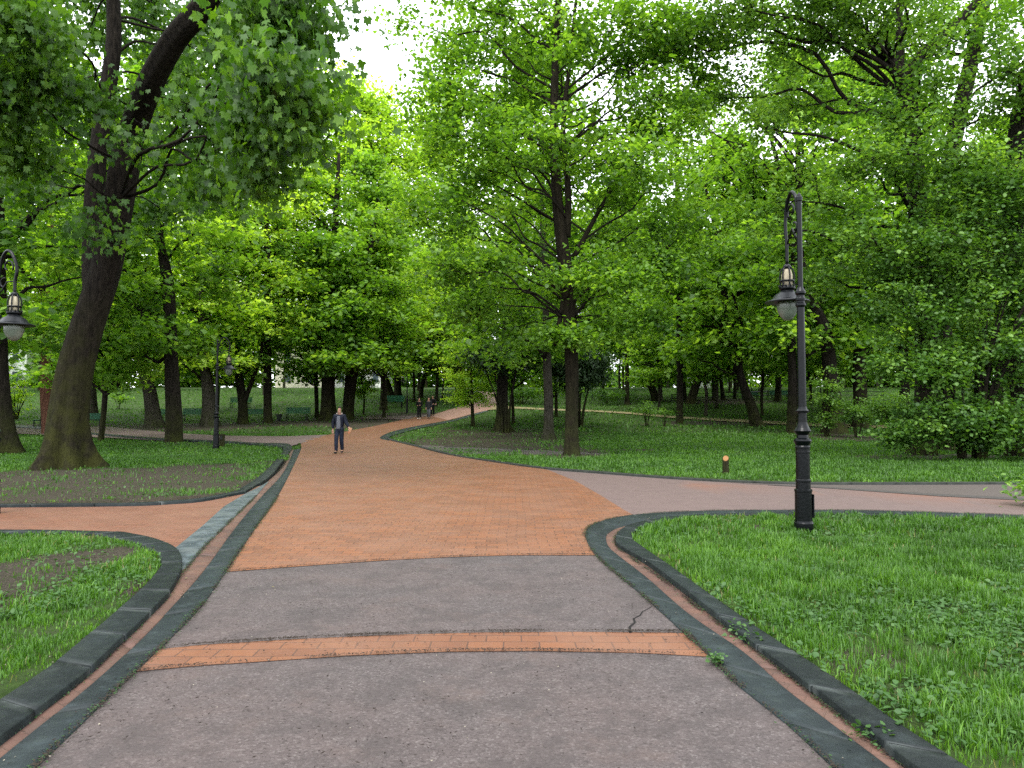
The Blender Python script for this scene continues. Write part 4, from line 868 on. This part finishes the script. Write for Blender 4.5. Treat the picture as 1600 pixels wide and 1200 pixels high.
# --- benches, bin, stumps, railing ---------------------------------------------
def bench_proto():
    r = empty('park_bench', (0, 0, 0)); 
    s_ = MB()
    for k in range(4): s_.box((0, -.20 + k * .115, .45), (1.85, .095, .035))
    s_.build('seat', M_GREENP, r)
    b_ = MB()
    for k in range(4): b_.box((0, .235 + k * .022, .56 + k * .105), (1.85, .03, .085))
    b_.build('backrest', M_GREENP, r)
    for sx in (-.75, .75):
        l = MB(); l.box((sx, -.18, .21), (.05, .05, .45)); l.box((sx, .20, .21), (.05, .05, .45)); l.box((sx, 0, .41), (.05, .44, .04)); l.tube([(sx, .2, .4), (sx, .27, .62), (sx, .33, .93)], .022, 6); l.build('leg', M_IRON2, r)
    return r
BP = None
def copytree(o, parent=None):
    c = o.copy(); COL.objects.link(c); c.parent = parent
    for ch in o.children: copytree(ch, c)
    return c
BR = bench_proto(); first = True
for px, py, rz, sc_, lab in [(303, 658, 0, 1.1, 'green slatted bench between the grey leaning trunk and the flared grey trunk'), (262, 657, 8, 1.0, 'green bench partly hidden behind the dark broken trunk'),
        (139, 666, 10, 1.0, 'green bench seen just right of the huge mossy trunk'), (58, 666, -60, 1.0, 'green bench end-on beside the reddish trunk'),
        (401, 657, 5, 1.0, 'green bench between the forked trunk and the tall straight trunk'), (464, 656, -4, 1.1, 'green bench right of the litter bin on the left lawn edge'),
        (375, 638, 0, 1.2, 'green bench high on the left lawn behind the distant lamp'), (612, 637, 0, 1.35, 'long green bench at the path bend left of the walkers'),
        (1218, 624, 0, 1.15, 'dark green bench under trees left of the near lamp'), (1172, 624, 0, 1.1, 'dark green bench by the railing left of the other one')]:
    x, y = at(px, py); o = BR if first else copytree(BR); first = False
    o.location = (x, y, float(hgt(y))); o.rotation_euler = (0, 0, R(rz)); o.scale = (sc_,) * 3; tag(o, lab, 'bench', 'green park benches')
x, y = at(436, 657); r = empty('litter_bin', (x, y, float(hgt(y)))); tag(r, 'dark litter bin between the tall straight trunk and the green bench', 'litter bin')
MB().lathe([(.12, 0), (.14, .05), (.16, .1), (.22, .42), (.27, .46), (.27, .5), (.22, .5), (.18, .2)], n=14).build('bin_body', simple('bin_paint', (.03, .035, .03), .7), r)
MB().lathe([(.16, 0), (.17, .03), (.12, .05)], (0, 0, -.01), 14).build('base', M_IRON2, r)
def stump(px, py, hpx, wpx, label, face=True):
    x, y = atz(px, py, .07) if py > 730 else at(px, py); z = .05 if py > 730 else float(hgt(y)) + .02; u = y / F; h, w = hpx * u, wpx * u
    r = empty('log_bollard', (x, y, z), 0); tag(r, label, 'bollard'); mb = MB(); n = 14; rr = w / 2
    low = .30 * h if face else .02; 
    v = [(rr * math.cos(2 * math.pi * k / n), rr * math.sin(2 * math.pi * k / n), -.05) for k in range(n)] + [(rr * math.cos(2 * math.pi * k / n), rr * math.sin(2 * math.pi * k / n), h - low * (.5 - .5 * math.sin(2 * math.pi * k / n + (.35 if face else 0)))) for k in range(n)]
    mb.add(v, [(k, (k + 1) % n, n + (k + 1) % n, n + k) for k in range(n)] + [tuple(range(n - 1, -1, -1)), tuple(range(n, 2 * n))])
    mb.build('log', BK['brown'] if face else BK['dark'], r)
    if face:
        t_ = MB(); e = .012; v = [(rr * .84 * math.cos(2 * math.pi * k / n), rr * .84 * math.sin(2 * math.pi * k / n) - e, h + e - low * (.5 - .5 * .84 * math.sin(2 * math.pi * k / n + .35))) for k in range(n)]
        v2 = [(a, b_ + e * 1.3, c_ - e * 1.3) for a, b_, c_ in v]; t_.add(v + v2, [tuple(range(n)), tuple(range(2 * n - 1, n - 1, -1))] + [(k, n + k, n + (k + 1) % n, (k + 1) % n) for k in range(n)]); t_.build('cut_face', simple('cut_wood', (.22, .11, .04), .7, 0, .15, 40), r)
    else:
        MB().box((0, -rr - .004, h * .72), (rr * .9, .012, h * .3)).build('plate', M_KERBF, r)
stump(1134, 741, 30, 10, 'short log bollard with slanted orange cut face in the grass edge of the centre lawn')
stump(347, 698, 19, 8, 'short dark bollard beside the distant left lamp', False)
r = empty('railing', (0, 0, 0)); tag(r, 'low dark two rail railing behind the right lawn', 'railing')
ra = [at(px, py) for px, py in ((1050, 629), (1087, 628), (1120, 626), (1160, 625), (1200, 623), (1250, 623), (1310, 623), (1380, 624))]
for a_, b_ in zip(ra[:-1], ra[1:]):
    mb = MB()
    for zz in (.45, .9): mb.tube([(a_[0], a_[1], hgt(a_[1]) + zz), (b_[0], b_[1], hgt(b_[1]) + zz)], .045, 6)
    mb.build('rail', M_IRON2, r)
for a_ in ra: MB().tube([(a_[0], a_[1], hgt(a_[1]) - .1), (a_[0], a_[1], hgt(a_[1]) + 1.0)], .06, 6).build('post', M_IRON2, r)

# --- buildings glimpsed behind the trees --------------------------------------
M_WALLC = simple('render_cream', (.72, .66, .54), .8, 0, .06, .5); M_WALLW = simple('render_white', (.76, .76, .74), .8, 0, .05, .5)
M_WIN = simple('window_glass', (.06, .08, .10), .15); M_ROOFM = simple('roof_tin', (.22, .12, .09), .6)
def building(px0, px1, y, h, label, wm, rows):
    x0, x1 = (px0 - 800) / F * y, (px1 - 800) / F * y; z = float(hgt(y)) - .3; cx = (x0 + x1) / 2; w = x1 - x0
    r = empty('building', (cx, y, z)); tag(r, label, 'building'); MB().box((0, 5, h / 2), (w, 10, h)).build('wall', wm, r)
    rb = MB(); rb.add([(-w / 2 - .5, -.5, h + .003), (w / 2 + .5, -.5, h + .003), (w / 2 + .5, 10.5, h + .003), (-w / 2 - .5, 10.5, h + .003), (-w / 2 + 3, 5, h + 3), (w / 2 - 3, 5, h + 3)], [(0, 1, 5, 4), (1, 2, 5), (2, 3, 4, 5), (3, 0, 4), (0, 3, 2, 1)]); rb.build('roof', M_ROOFM, r)
    k = int(w / 3.2)
    for i in range(k):
        for j in range(rows):
            f = MB(); xx = -w / 2 + (i + .5) * w / k; zz = 2.2 + j * 3.6
            wnd = MB().box((xx, -.02, zz), (1.3, .12, 2.0)).build('window', wm, r); MB().box((xx, -.085, zz), (1.1, .02, 1.8)).build('pane', M_WIN, wnd)
building(430, 505, 135, 11, 'long cream building glimpsed between trunks behind the left lawn', M_WALLC, 3)
building(520, 600, 142, 12, 'white building glimpsed behind the leaning trunk', M_WALLW, 3)
building(-60, 40, 128, 8, 'pale building behind the trees at the far left', M_WALLW, 3)
building(1090, 1150, 150, 9, 'pale building just visible through the wood at the right', M_WALLW, 2)

# ------------------------------------------------------------------ people
SKIN = simple('skin', (.36, .20, .14), .6, 0, .05)
def skin(name, nodes, edges, mat, parent, lv=2):
    me = bpy.data.meshes.new(name); keys = list(nodes); idx = {k_: i_ for i_, k_ in enumerate(keys)}
    me.from_pydata([nodes[k_][:3] for k_ in keys], [(idx[a_], idx[b_]) for a_, b_ in edges], [])
    o = bpy.data.objects.new(name, me); COL.objects.link(o); md = o.modifiers.new('s', 'SKIN'); md.use_smooth_shade = True
    if not me.skin_vertices: me.skin_vertices.new() if hasattr(me.skin_vertices, 'new') else None
    sv = me.skin_vertices[0].data
    for k_ in keys:
        q = nodes[k_]; sv[idx[k_]].radius = (q[3], q[4] if len(q) > 4 else q[3])
    sv[0].use_root = True; ms = o.modifiers.new('u', 'SUBSURF'); ms.levels = lv; ms.render_levels = lv
    dg = bpy.context.evaluated_depsgraph_get(); ev = o.evaluated_get(dg); m2 = bpy.data.meshes.new_from_object(ev); bpy.data.objects.remove(o); bpy.data.meshes.remove(me)
    m2.name = name; m2.materials.clear(); m2.materials.append(mat); return link(name, m2, parent)
def chain(*ks): return list(zip(ks[:-1], ks[1:]))
def person(loc, rz, label, armR, armL, stride, coat, top, legs, shoes, hair, longhair=False, long_=0, s=1.0, item=None, hood=None, bag=None, tilt=0):
    """armR / armL: elbow and wrist offsets from the shoulder (own right is -x when facing -y ... mirrored by sign)."""
    r = empty('person', loc, rz, s); tag(r, label, 'person')
    n = {'pel': (0, 0, .96, .135, .10), 'wai': (0, .0, 1.10, .125, .095), 'che': (0, .0, 1.30, .155, .11), 'upc': (0, .01, 1.42, .12, .085), 'nek': (0, .0, 1.50, .052), 'jaw': (0, -.03, 1.575, .062, .07), 'hed': (0, -.01, 1.65, .078, .092), 'top': (0, .005, 1.71, .062, .075), 'nos': (0, -.105, 1.625, .012), 'chn': (0, -.075, 1.555, .026)}
    e = chain('pel', 'wai', 'che', 'upc', 'nek', 'jaw', 'hed', 'top') + [('hed', 'nos'), ('jaw', 'chn')]
    for sg, nm, arm, st in ((-1, 'r', armR, stride), (1, 'l', armL, -stride)):
        hx = .085 * sg; n['hip' + nm] = (hx, 0, .88, .088); n['kn' + nm] = (hx * .95, -.06 - st * .5, .50, .058); n['an' + nm] = (hx * .9, .0 - st, .09 + max(0, -st) * .25, .040); n['to' + nm] = (hx * 1.05, -.16 - st, .035 + max(0, -st) * .1, .032)
        e += chain('pel', 'hip' + nm, 'kn' + nm, 'an' + nm, 'to' + nm)
        sh = (.17 * sg, .01, 1.41); el = tuple(a_ + b_ for a_, b_ in zip(sh, arm[0])); wr = tuple(a_ + b_ for a_, b_ in zip(sh, arm[1]))
        n['sh' + nm] = (*sh, .062); n['el' + nm] = (*el, .045); n['wr' + nm] = (*wr, .029); d = np.array(wr) - np.array(el); d /= np.linalg.norm(d); pal = np.array(wr) + d * .06
        n['pa' + nm] = (*pal, .036, .020); e += chain('upc', 'sh' + nm, 'el' + nm, 'wr' + nm, 'pa' + nm)
        sd_ = np.cross(d, (0, 1, 0)); sd_ /= max(1e-6, np.linalg.norm(sd_))
        for k_ in range(4):
            o_ = (k_ - 1.5) * .021; ln = (.065, .078, .073, .055)[k_]; a_ = pal + sd_ * o_ + d * .035; b_ = a_ + d * ln * .5 + np.array((0, -.008, 0)); c_ = b_ + d * ln * .45 + np.array((0, -.028, 0))
            n[f'f{k_}a' + nm] = (*a_, .0095); n[f'f{k_}b' + nm] = (*b_, .0088); n[f'f{k_}c' + nm] = (*c_, .0075); e += chain('pa' + nm, f'f{k_}a' + nm, f'f{k_}b' + nm, f'f{k_}c' + nm)
        a_ = pal - sd_ * .036 * 1 - d * .01 + np.array((0, -.01, 0)); b_ = a_ - sd_ * .02 + d * .03 + np.array((0, -.02, 0)); n['ta' + nm] = (*a_, .012); n['tb' + nm] = (*b_, .009); e += chain('pa' + nm, 'ta' + nm, 'tb' + nm)
    skin('body', n, e, SKIN, r)
    g = lambda k_, dr, **kw: (n[k_][0], n[k_][1], n[k_][2], n[k_][3] + dr, (n[k_][4] if len(n[k_]) > 4 else n[k_][3]) + dr)
    tn = {'wst': (0, 0, 1.04, .15, .115), 'pel': g('pel', .024), 'hipr': g('hipr', .022), 'hipl': g('hipl', .022), 'knr': g('knr', .026), 'knl': g('knl', .026), 'anr': (n['anr'][0], n['anr'][1], n['anr'][2] - .035, .068), 'anl': (n['anl'][0], n['anl'][1], n['anl'][2] - .035, .068)}
    skin('trousers', tn, [('wst', 'pel'), ('pel', 'hipr'), ('pel', 'hipl'), ('hipr', 'knr'), ('knr', 'anr'), ('hipl', 'knl'), ('knl', 'anl')], legs, r)
    jn = {'upc': g('upc', .04), 'che': g('che', .045), 'wai': g('wai', .05), 'pel': (0, 0, .90, .185, .145)}; je = chain('upc', 'che', 'wai', 'pel')
    if long_: 
        jn['hem'] = (0, .0, .96 - long_, .26, .19); je += [('pel', 'hem')]
    for nm in 'rl':
        for q, dr in (('sh', .03), ('el', .03), ('wr', .022)): jn[q + nm] = g(q + nm, dr)
        je += chain('upc', 'sh' + nm, 'el' + nm, 'wr' + nm)
    if long_ > .2: jn['pel'] = (0, 0, .90, .23, .17)
    skin('jacket', jn, je, coat, r)
    if top:
        fn = {'a': (0, -.09, 1.42, .07, .05), 'b': (0, -.12, 1.25, .082, .055), 'c': (0, -.12, 1.08, .088, .06), 'd': (0, -.115, .90, .09, .06)}; skin('hoodie_front', fn, chain('a', 'b', 'c', 'd'), top, r)
    if hood: 
        skin('hood', {'a': (-.10, -.06, 1.49, .035), 'b': (-.085, .05, 1.50, .04), 'c': (0, .10, 1.50, .045), 'd': (.085, .05, 1.50, .04), 'e': (.10, -.06, 1.49, .035)}, chain('a', 'b', 'c', 'd', 'e'), hood, r)
    hn = {'a': (0, -.045, 1.725, .05, .05), 'b': (0, .02, 1.735, .075, .07), 'c': (0, .065, 1.67, .07, .05), 'd': (0, .07, 1.60, .05, .035)}; he = chain('a', 'b', 'c', 'd')
    if longhair: hn['e'] = (0, .085, 1.48, .08, .04); hn['f'] = (-.075, .01, 1.60, .03); hn['g'] = (-.08, -.02, 1.45, .03); hn['h'] = (.075, .01, 1.60, .03); hn['i'] = (.08, -.02, 1.45, .03); he += [('d', 'e'), ('c', 'f'), ('f', 'g'), ('c', 'h'), ('h', 'i')]
    skin('hair', hn, he, hair, r)
    for nm in 'rl':
        a_ = n['an' + nm]; b_ = n['to' + nm]; skin('shoe', {'h': (a_[0], a_[1] + .03, max(.045, a_[2] - .045), .045), 'm': ((a_[0] + b_[0]) / 2, (a_[1] + b_[1]) / 2, b_[2] + .012, .047, .042), 't': (b_[0], b_[1] - .02, b_[2] + .005, .04, .034)}, chain('h', 'm', 't'), shoes, r)
    for sg in (-1, 1):
        MB().lathe([(.001, -.009), (.009, -.004), (.011, 0), (.009, .004), (.001, .009)], (sg * .032, -.095, 1.655), 8).build('eye', simple('eye_dark', (.02, .015, .012), .3), r)
    return r, n
NAVY = simple('navy_jacket', (.006, .008, .017), .7); GREYH = simple('grey_hoodie', (.10, .105, .12), .9); JEAN = simple('dark_jeans', (.010, .014, .026), .8, 0, .5, 5); BLK = simple('black_cloth', (.005, .005, .006), .85); SHOE = simple('black_shoes', (.015, .013, .012), .5); WSH = simple('white_shoes', (.7, .68, .66), .6); HAIR = simple('dark_hair', (.02, .014, .010), .6); PALEH = simple('pale_hood', (.27, .23, .20), .9); CHAR = simple('charcoal_coat', (.016, .018, .02), .85); BROWN = simple('brown_paper', (.33, .18, .10), .8)
x, y = at(530, 709); pr_, pn = person((x, y, float(pz(y)) + .006), R(-4), 'man in open navy jacket over grey hoodie walking on the brick path, holding a packet',
   [(-.09, .03, -.27), (-.075, -.02, -.50)], [(.10, -.03, -.25), (.235, -.14, -.43)], .14, NAVY, GREYH, JEAN, SHOE, HAIR, hood=PALEH)
w_ = Vector(pn['pal'][:3]); Mx = Matrix.Translation(pr_.location) @ Matrix.Rotation(R(-4), 4, 'Z'); h_ = Mx @ (w_ + Vector((.045, -.075, -.055)))
pk = empty('paper_packet', h_); tag(pk, 'crumpled brown paper packet in the hand of the man in the navy jacket', 'packet')
MB().add([(-.05, -.03, -.06), (.05, -.035, -.07), (.06, .03, -.06), (-.045, .03, -.065), (-.06, -.02, .06), (.075, -.03, .05), (.07, .02, .075), (-.05, .025, .07), (.0, 0, .1)], [(0, 1, 5, 4), (1, 2, 6, 5), (2, 3, 7, 6), (3, 0, 4, 7), (3, 2, 1, 0), (4, 5, 8), (5, 6, 8), (6, 7, 8), (7, 4, 8)]).build('paper', BROWN, pk)
MB().box((-.03, -.03, -.09), (.07, .05, .05)).build('folded_end', simple('packet_end', (.35, .12, .06), .8), pk)
x, y = at(655, 655.5); person((x, y, float(pz(y)) + .01), R(-6), 'woman in long black coat and white shoes walking on the far path', [(-.06, .02, -.27), (.06, -.20, -.30)], [(.06, .02, -.27), (-.04, -.22, -.27)], .10, BLK, None, BLK, WSH, HAIR, True, .40, s=.98)
x, y = at(670, 655); person((x, y, float(pz(y)) + .01), R(-6), 'person in a charcoal coat and dark hair in the middle of the far group', [(-.07, .02, -.28), (-.06, -.04, -.50)], [(.07, .02, -.28), (.06, -.04, -.50)], -.12, CHAR, None, simple('grey_trousers', (.07, .075, .085), .9), SHOE, HAIR, True, .16)
x, y = at(676, 650.5); person((x, y, float(pz(y)) + .01), R(-12), 'person in black carrying a bag at the back right of the far group', [(-.07, .02, -.28), (-.04, -.04, -.50)], [(.12, .0, -.24), (.16, -.14, -.36)], .10, BLK, None, BLK, SHOE, HAIR, False, .05)
b2 = empty('shoulder_bag', (x + .30, y - .02, float(pz(y)) + .98)); tag(b2, 'black bag carried by the rearmost of the far walkers', 'bag')
MB().box((0, 0, 0), (.22, .12, .24), Matrix.Rotation(R(18), 3, 'Y')).build('bag_body', BLK, b2); MB().tube([(-.06, 0, .1), (-.10, -.01, .28), (-.13, .0, .42)], .012, 5).build('strap', BLK, b2)

# ------------------------------------------------------------------ grass, weeds, litter
rng = np.random.default_rng(77)
def blades(Pn, h, w, seg=2):
    n = len(Pn); yaw = rng.uniform(0, 6.283, n); lean = rng.uniform(.05, .75, n) * h; d = np.stack([np.cos(yaw), np.sin(yaw)], 1); s = np.stack([-d[:, 1], d[:, 0]], 1)
    z0 = Pn[:, 2]; b = Pn[:, :2]; V = np.zeros((n, 5, 3)); W2 = (w / 2)[:, None]
    V[:, 0, :2] = b - s * W2; V[:, 1, :2] = b + s * W2; V[:, 0, 2] = V[:, 1, 2] = z0 - .01
    m = b + d * (lean * .35)[:, None]; V[:, 2, :2] = m + s * W2 * .8; V[:, 3, :2] = m - s * W2 * .8; V[:, 2, 2] = V[:, 3, 2] = z0 + h * .6
    V[:, 4, :2] = b + d * lean[:, None]; V[:, 4, 2] = z0 + h * .92
    i = np.arange(n) * 5
    return V.reshape(-1, 3), np.stack([i, i + 1, i + 2, i + 3], 1), np.stack([i + 3, i + 2, i + 4], 1)
def gz(x, y):
    k = ss(22, 32, y); return hgt(y) + (.038 + (vnoise(x, y, 1.3, 2) - .5) * .02) * (1 - k) - .012 * k
def points(n, y0, y1, lim=1.02, pad=1.2):
    u = rng.random(n); y = y0 + (y1 - y0) * u; x = rng.uniform(-1, 1, n) * (lim * y * 800 / F + pad); keep = rng.random(n) < (y / y1 * 1.0); return x[keep], y[keep]
lawnmask = lawnin
GV, GQ, GT, GR = [], [], [], []; base = 0
for y0, y1, n, hm, wm_, pw in ((2.2, 5.2, 210000, .060, .0060, 1), (5.2, 9.0, 330000, .066, .0080, 1), (9.0, 15.0, 300000, .070, .013, 1), (15, 26, 330000, .075, .020, 1), (26, 45, 210000, .085, .038, 1), (45, 110, 170000, .12, .085, 1)):
    x, y = points(n, y0, y1); m = lawnmask(x, y); x, y = x[m], y[m]
    dn = dirt(x, y); tuft = vnoise(x, y, .22, 21, 2); big = vnoise(x, y, 1.1, 33, 2)
    pr = np.clip(1.35 - dn * 1.75, .02 + .12 * (vnoise(x, y, .45, 91, 3) > .58), 1) * np.clip(tuft * 2.0 - .25, .08, 1); m = rng.random(len(x)) < pr; x, y, tuft, big = x[m], y[m], tuft[m], big[m]
    eg = ~lawnin(x + .13, y) | ~lawnin(x - .13, y) | ~lawnin(x, y + .13) | ~lawnin(x, y - .13); kp = ~eg | (rng.random(len(x)) < .5); x, y, tuft, big, eg = x[kp], y[kp], tuft[kp], big[kp], eg[kp]
    h = hm * (.30 + 1.35 * tuft * (0.35 + 1.3 * big)) * rng.uniform(.4, 1.6, len(x)) * np.where(eg, .6, 1) * np.where(x < 0, .7, 1); w = wm_ * rng.uniform(.45, 1.5, len(x))
    v, q, t_ = blades(np.stack([x, y, gz(x, y)], 1), h, w); GV.append(v); GQ.append(q + base); GT.append(t_ + base); base += len(v)
    GR.append(np.clip(-.05 + .55 * vnoise(x, y, .5, 44, 3) + .35 * vnoise(x, y, 2.6, 45, 2) + rng.normal(0, .2, len(x)) + np.where(eg, .15, 0), 0, 1))
gr = np.concatenate(GR); 
tag(link('grass', npmesh('grass', np.concatenate(GV), np.concatenate(GQ), LM['blade'], False, np.r_[gr, gr], np.concatenate(GT))), 'fresh green grass on the lawns', 'grass', None, 'stuff')
x, y = points(60000, 2.2, 16); m = lawnmask(x, y) & (dirt(x, y) < .35) & (rng.random(len(x)) < np.clip(vnoise(x, y, .9, 71, 3) * 2.4 - .8, .05, .6)); x, y = x[m], y[m]
v, q, t_ = blades(np.stack([x, y, gz(x, y)], 1), rng.uniform(.03, .085, len(x)), np.where(y < 7, .005, .010) * rng.uniform(.6, 1.3, len(x)))
tag(link('dry_grass', npmesh('dry_grass', v, q, leaf_mat('dry_blade', (.11, .10, .035), (.19, .19, .06), (.30, .28, .12), .3), False, rng.random(2 * len(q)), t_)), 'dry yellowish blades mixed in the lawn', 'grass', None, 'stuff')
# broad leaved ground cover
CV, CF, CR = [], [], []; base = 0
patches = [at(px, py) for px, py in ((1120, 705), (1180, 715), (1080, 712), (1250, 730), (1090, 647), (1140, 650), (1180, 652), (1540, 722), (1350, 735))]
for y0, y1, n, sz in ((2.2, 6, 60000, .034), (6, 12, 90000, .036), (12, 26, 120000, .045), (26, 60, 60000, .09)):
    x, y = points(n, y0, y1); m = lawnmask(x, y); x, y = x[m], y[m]; cl = vnoise(x, y, .8, 55, 3); pb = np.zeros(len(x))
    for a_, b_ in patches: pb += np.exp(-(((x - a_) / 1.3) ** 2 + ((y - b_) / .9) ** 2))
    pr = np.clip((cl - .47) * 4.5, 0, .9) + pb * .8; pr *= np.clip(1.4 - dirt(x, y) * 1.2, .1, 1); m = rng.random(len(x)) < pr; x, y, cl = x[m], y[m], cl[m]
    z = gz(x, y) + rng.uniform(.01, .055, len(x)) + (0 if y0 < 12 else .02)
    v, f, q = leaf_geo(rng, np.stack([x, y, z], 1), sz, 'mid' if y0 < 12 else 'far', np.clip(rng.normal(.5, .2, len(x)), 0, 1), .1, .35, .45); CV.append(v); CF.append(f + base); base += len(v); CR.append(q)
tag(link('ground_cover', npmesh('ground_cover', np.concatenate(CV), np.concatenate(CF), LM['cover'], False, np.concatenate(CR))), 'small broad leaved weeds among the grass', 'ground cover', None, 'stuff')
# weeds in the gutter
for (px, py), sz, lab in (((1155, 993), .16, 'leafy weed tuft on the kerb joint of the right gutter'), ((1172, 1008), .12, 'smaller weed tuft just below the one on the kerb joint'), ((1366, 1160), .15, 'weed growing in the right gutter at the bottom of the picture'), ((1120, 1040), .07, 'tiny weed at the right end of the brick band')):
    x, y = atz(px, py, 0); n = 60; p = rng.normal(size=(n, 3)) * np.array((sz * .35, sz * .3, .02)) + np.array((0, 0, .035)); p[:, 2] = np.abs(p[:, 2])
    v, f, q = leaf_geo(rng, p, .028, 'mid', rng.random(n), -.1, .5); root = empty('weed', (x, y, .012)); tag(root, lab, 'weed'); link('foliage', npmesh('foliage', v, f, LM['cover'], False, q), root)
    st_ = MB()
    for k in range(6): a_ = k * 1.05; st_.tube([(0, 0, -.01), (math.cos(a_) * sz * .3, math.sin(a_) * sz * .3, .04)], .0015, 4)
    st_.build('stem', LM['cover'], root)
# twigs, petals and leaf scraps
def scraps(name, label, n, mat, s0, s1, asp, area, zoff):
    x = rng.uniform(area[0], area[1], n); y = area[2] + (area[3] - area[2]) * rng.random(n); c = rng.random(n) < np.clip(vnoise(x, y, .5, 88, 4) * 5 - 2.3, .06, 1); x, y = x[c], y[c]; n = len(x)
    if zoff:
        kk = dirt(x, y) > .3; x, y = x[kk], y[kk]; n = len(x)
    a_ = rng.uniform(0, 6.28, n); s = rng.uniform(s0, s1, n); u = np.stack([np.cos(a_), np.sin(a_)], 1) * s[:, None]; w = np.stack([-np.sin(a_), np.cos(a_)], 1) * (s * asp)[:, None]; p = np.stack([x, y], 1)
    V = np.zeros((n, 4, 3)); V[:, 0, :2] = p - u; V[:, 1, :2] = p + w; V[:, 2, :2] = p + u; V[:, 3, :2] = p - w
    z = np.where(paved(x, y), pz(y) + .016, gz(x, y) + .01); V[:, :, 2] = z[:, None] + rng.uniform(0, .006, (n, 4)); i = np.arange(n) * 4
    tag(link(name, npmesh(name, V.reshape(-1, 3), np.stack([i, i + 1, i + 2, i + 3], 1), mat)), label, 'litter', None, 'stuff')
scraps('twig_litter', 'dark twigs and crumbs scattered on the paving', 14000, simple('twig_litter', (.018, .013, .010), .9), .003, .016, .28, (-4, 5, 2.4, 11), 0)
scraps('petal_litter', 'pale petals and seed husks scattered on the ground', 1500, simple('petals', (.22, .20, .15), .8), .003, .007, .7, (-5, 6, 2.4, 12), 0)
scraps('fallen_leaves', 'small pale fallen leaves on the bare soil', 9000, simple('fallen_leaf', (.15, .13, .06), .8, 0, .4, 3), .010, .026, .5, (-16, 16, 6, 32), 1)
def joint_crumbs(lines, dens, mat, s0, s1, spread_):
    PX = []
    for ln in lines:
        q, L = resample(smooth(ln, 4), 400); k = int(L * dens); t_ = rng.uniform(0, 399, k); keep = rng.random(k) < np.clip(vnoise(t_ * L / 400, t_ * 0 + L, .35, 61) * 2.6 - .6, .12, 1); t_ = t_[keep]
        ii = np.minimum(398, t_.astype(int)); fr = (t_ - ii)[:, None]; PX.append(q[ii] * (1 - fr) + q[ii + 1] * fr + rng.normal(0, spread_, (len(t_), 2)))
    p = np.concatenate(PX); p = p[(p[:, 1] > 2.2) & (p[:, 1] < 14)]; n = len(p); a_ = rng.uniform(0, 6.28, n); sz = rng.uniform(s0, s1, n); u = np.stack([np.cos(a_), np.sin(a_)], 1) * sz[:, None]; w = np.stack([-np.sin(a_), np.cos(a_)], 1) * (sz * .5)[:, None]
    V = np.zeros((n, 4, 3)); V[:, 0, :2] = p - u; V[:, 1, :2] = p + w; V[:, 2, :2] = p + u; V[:, 3, :2] = p - w; V[:, :, 2] = .015 + rng.uniform(0, .007, (n, 4)); i = np.arange(n) * 4
    return npmesh('soil_crumbs', V.reshape(-1, 3), np.stack([i, i + 1, i + 2, i + 3], 1), mat)
bt = band[:9]; bb = band[9:]; be = G([(352, 894), (500, 883), (600, 876), (700, 871), (800, 868), (940, 868)])
tag(link('soil_crumbs', joint_crumbs([bt, bt, bb, be, LBr, RBl, RGr, RGr, LGl], 420, simple('soil_crumb', (.028, .021, .015), .95), .003, .010, .014)), 'dark soil crumbs gathered along the paving joints and kerb foot', 'litter', None, 'stuff')
tag(link('joint_moss', joint_crumbs([LBr, RBl, RGr, LGl, RKi, LKi], 160, LM['cover'], .004, .011, .022)), 'bits of moss and tiny weeds along the stone edges', 'moss', None, 'stuff')
for o in SC.objects:
    if o.parent is None and o.type == 'MESH' and not o.get('kind') and not o.get('category'): print('UNTAGGED', o.name)
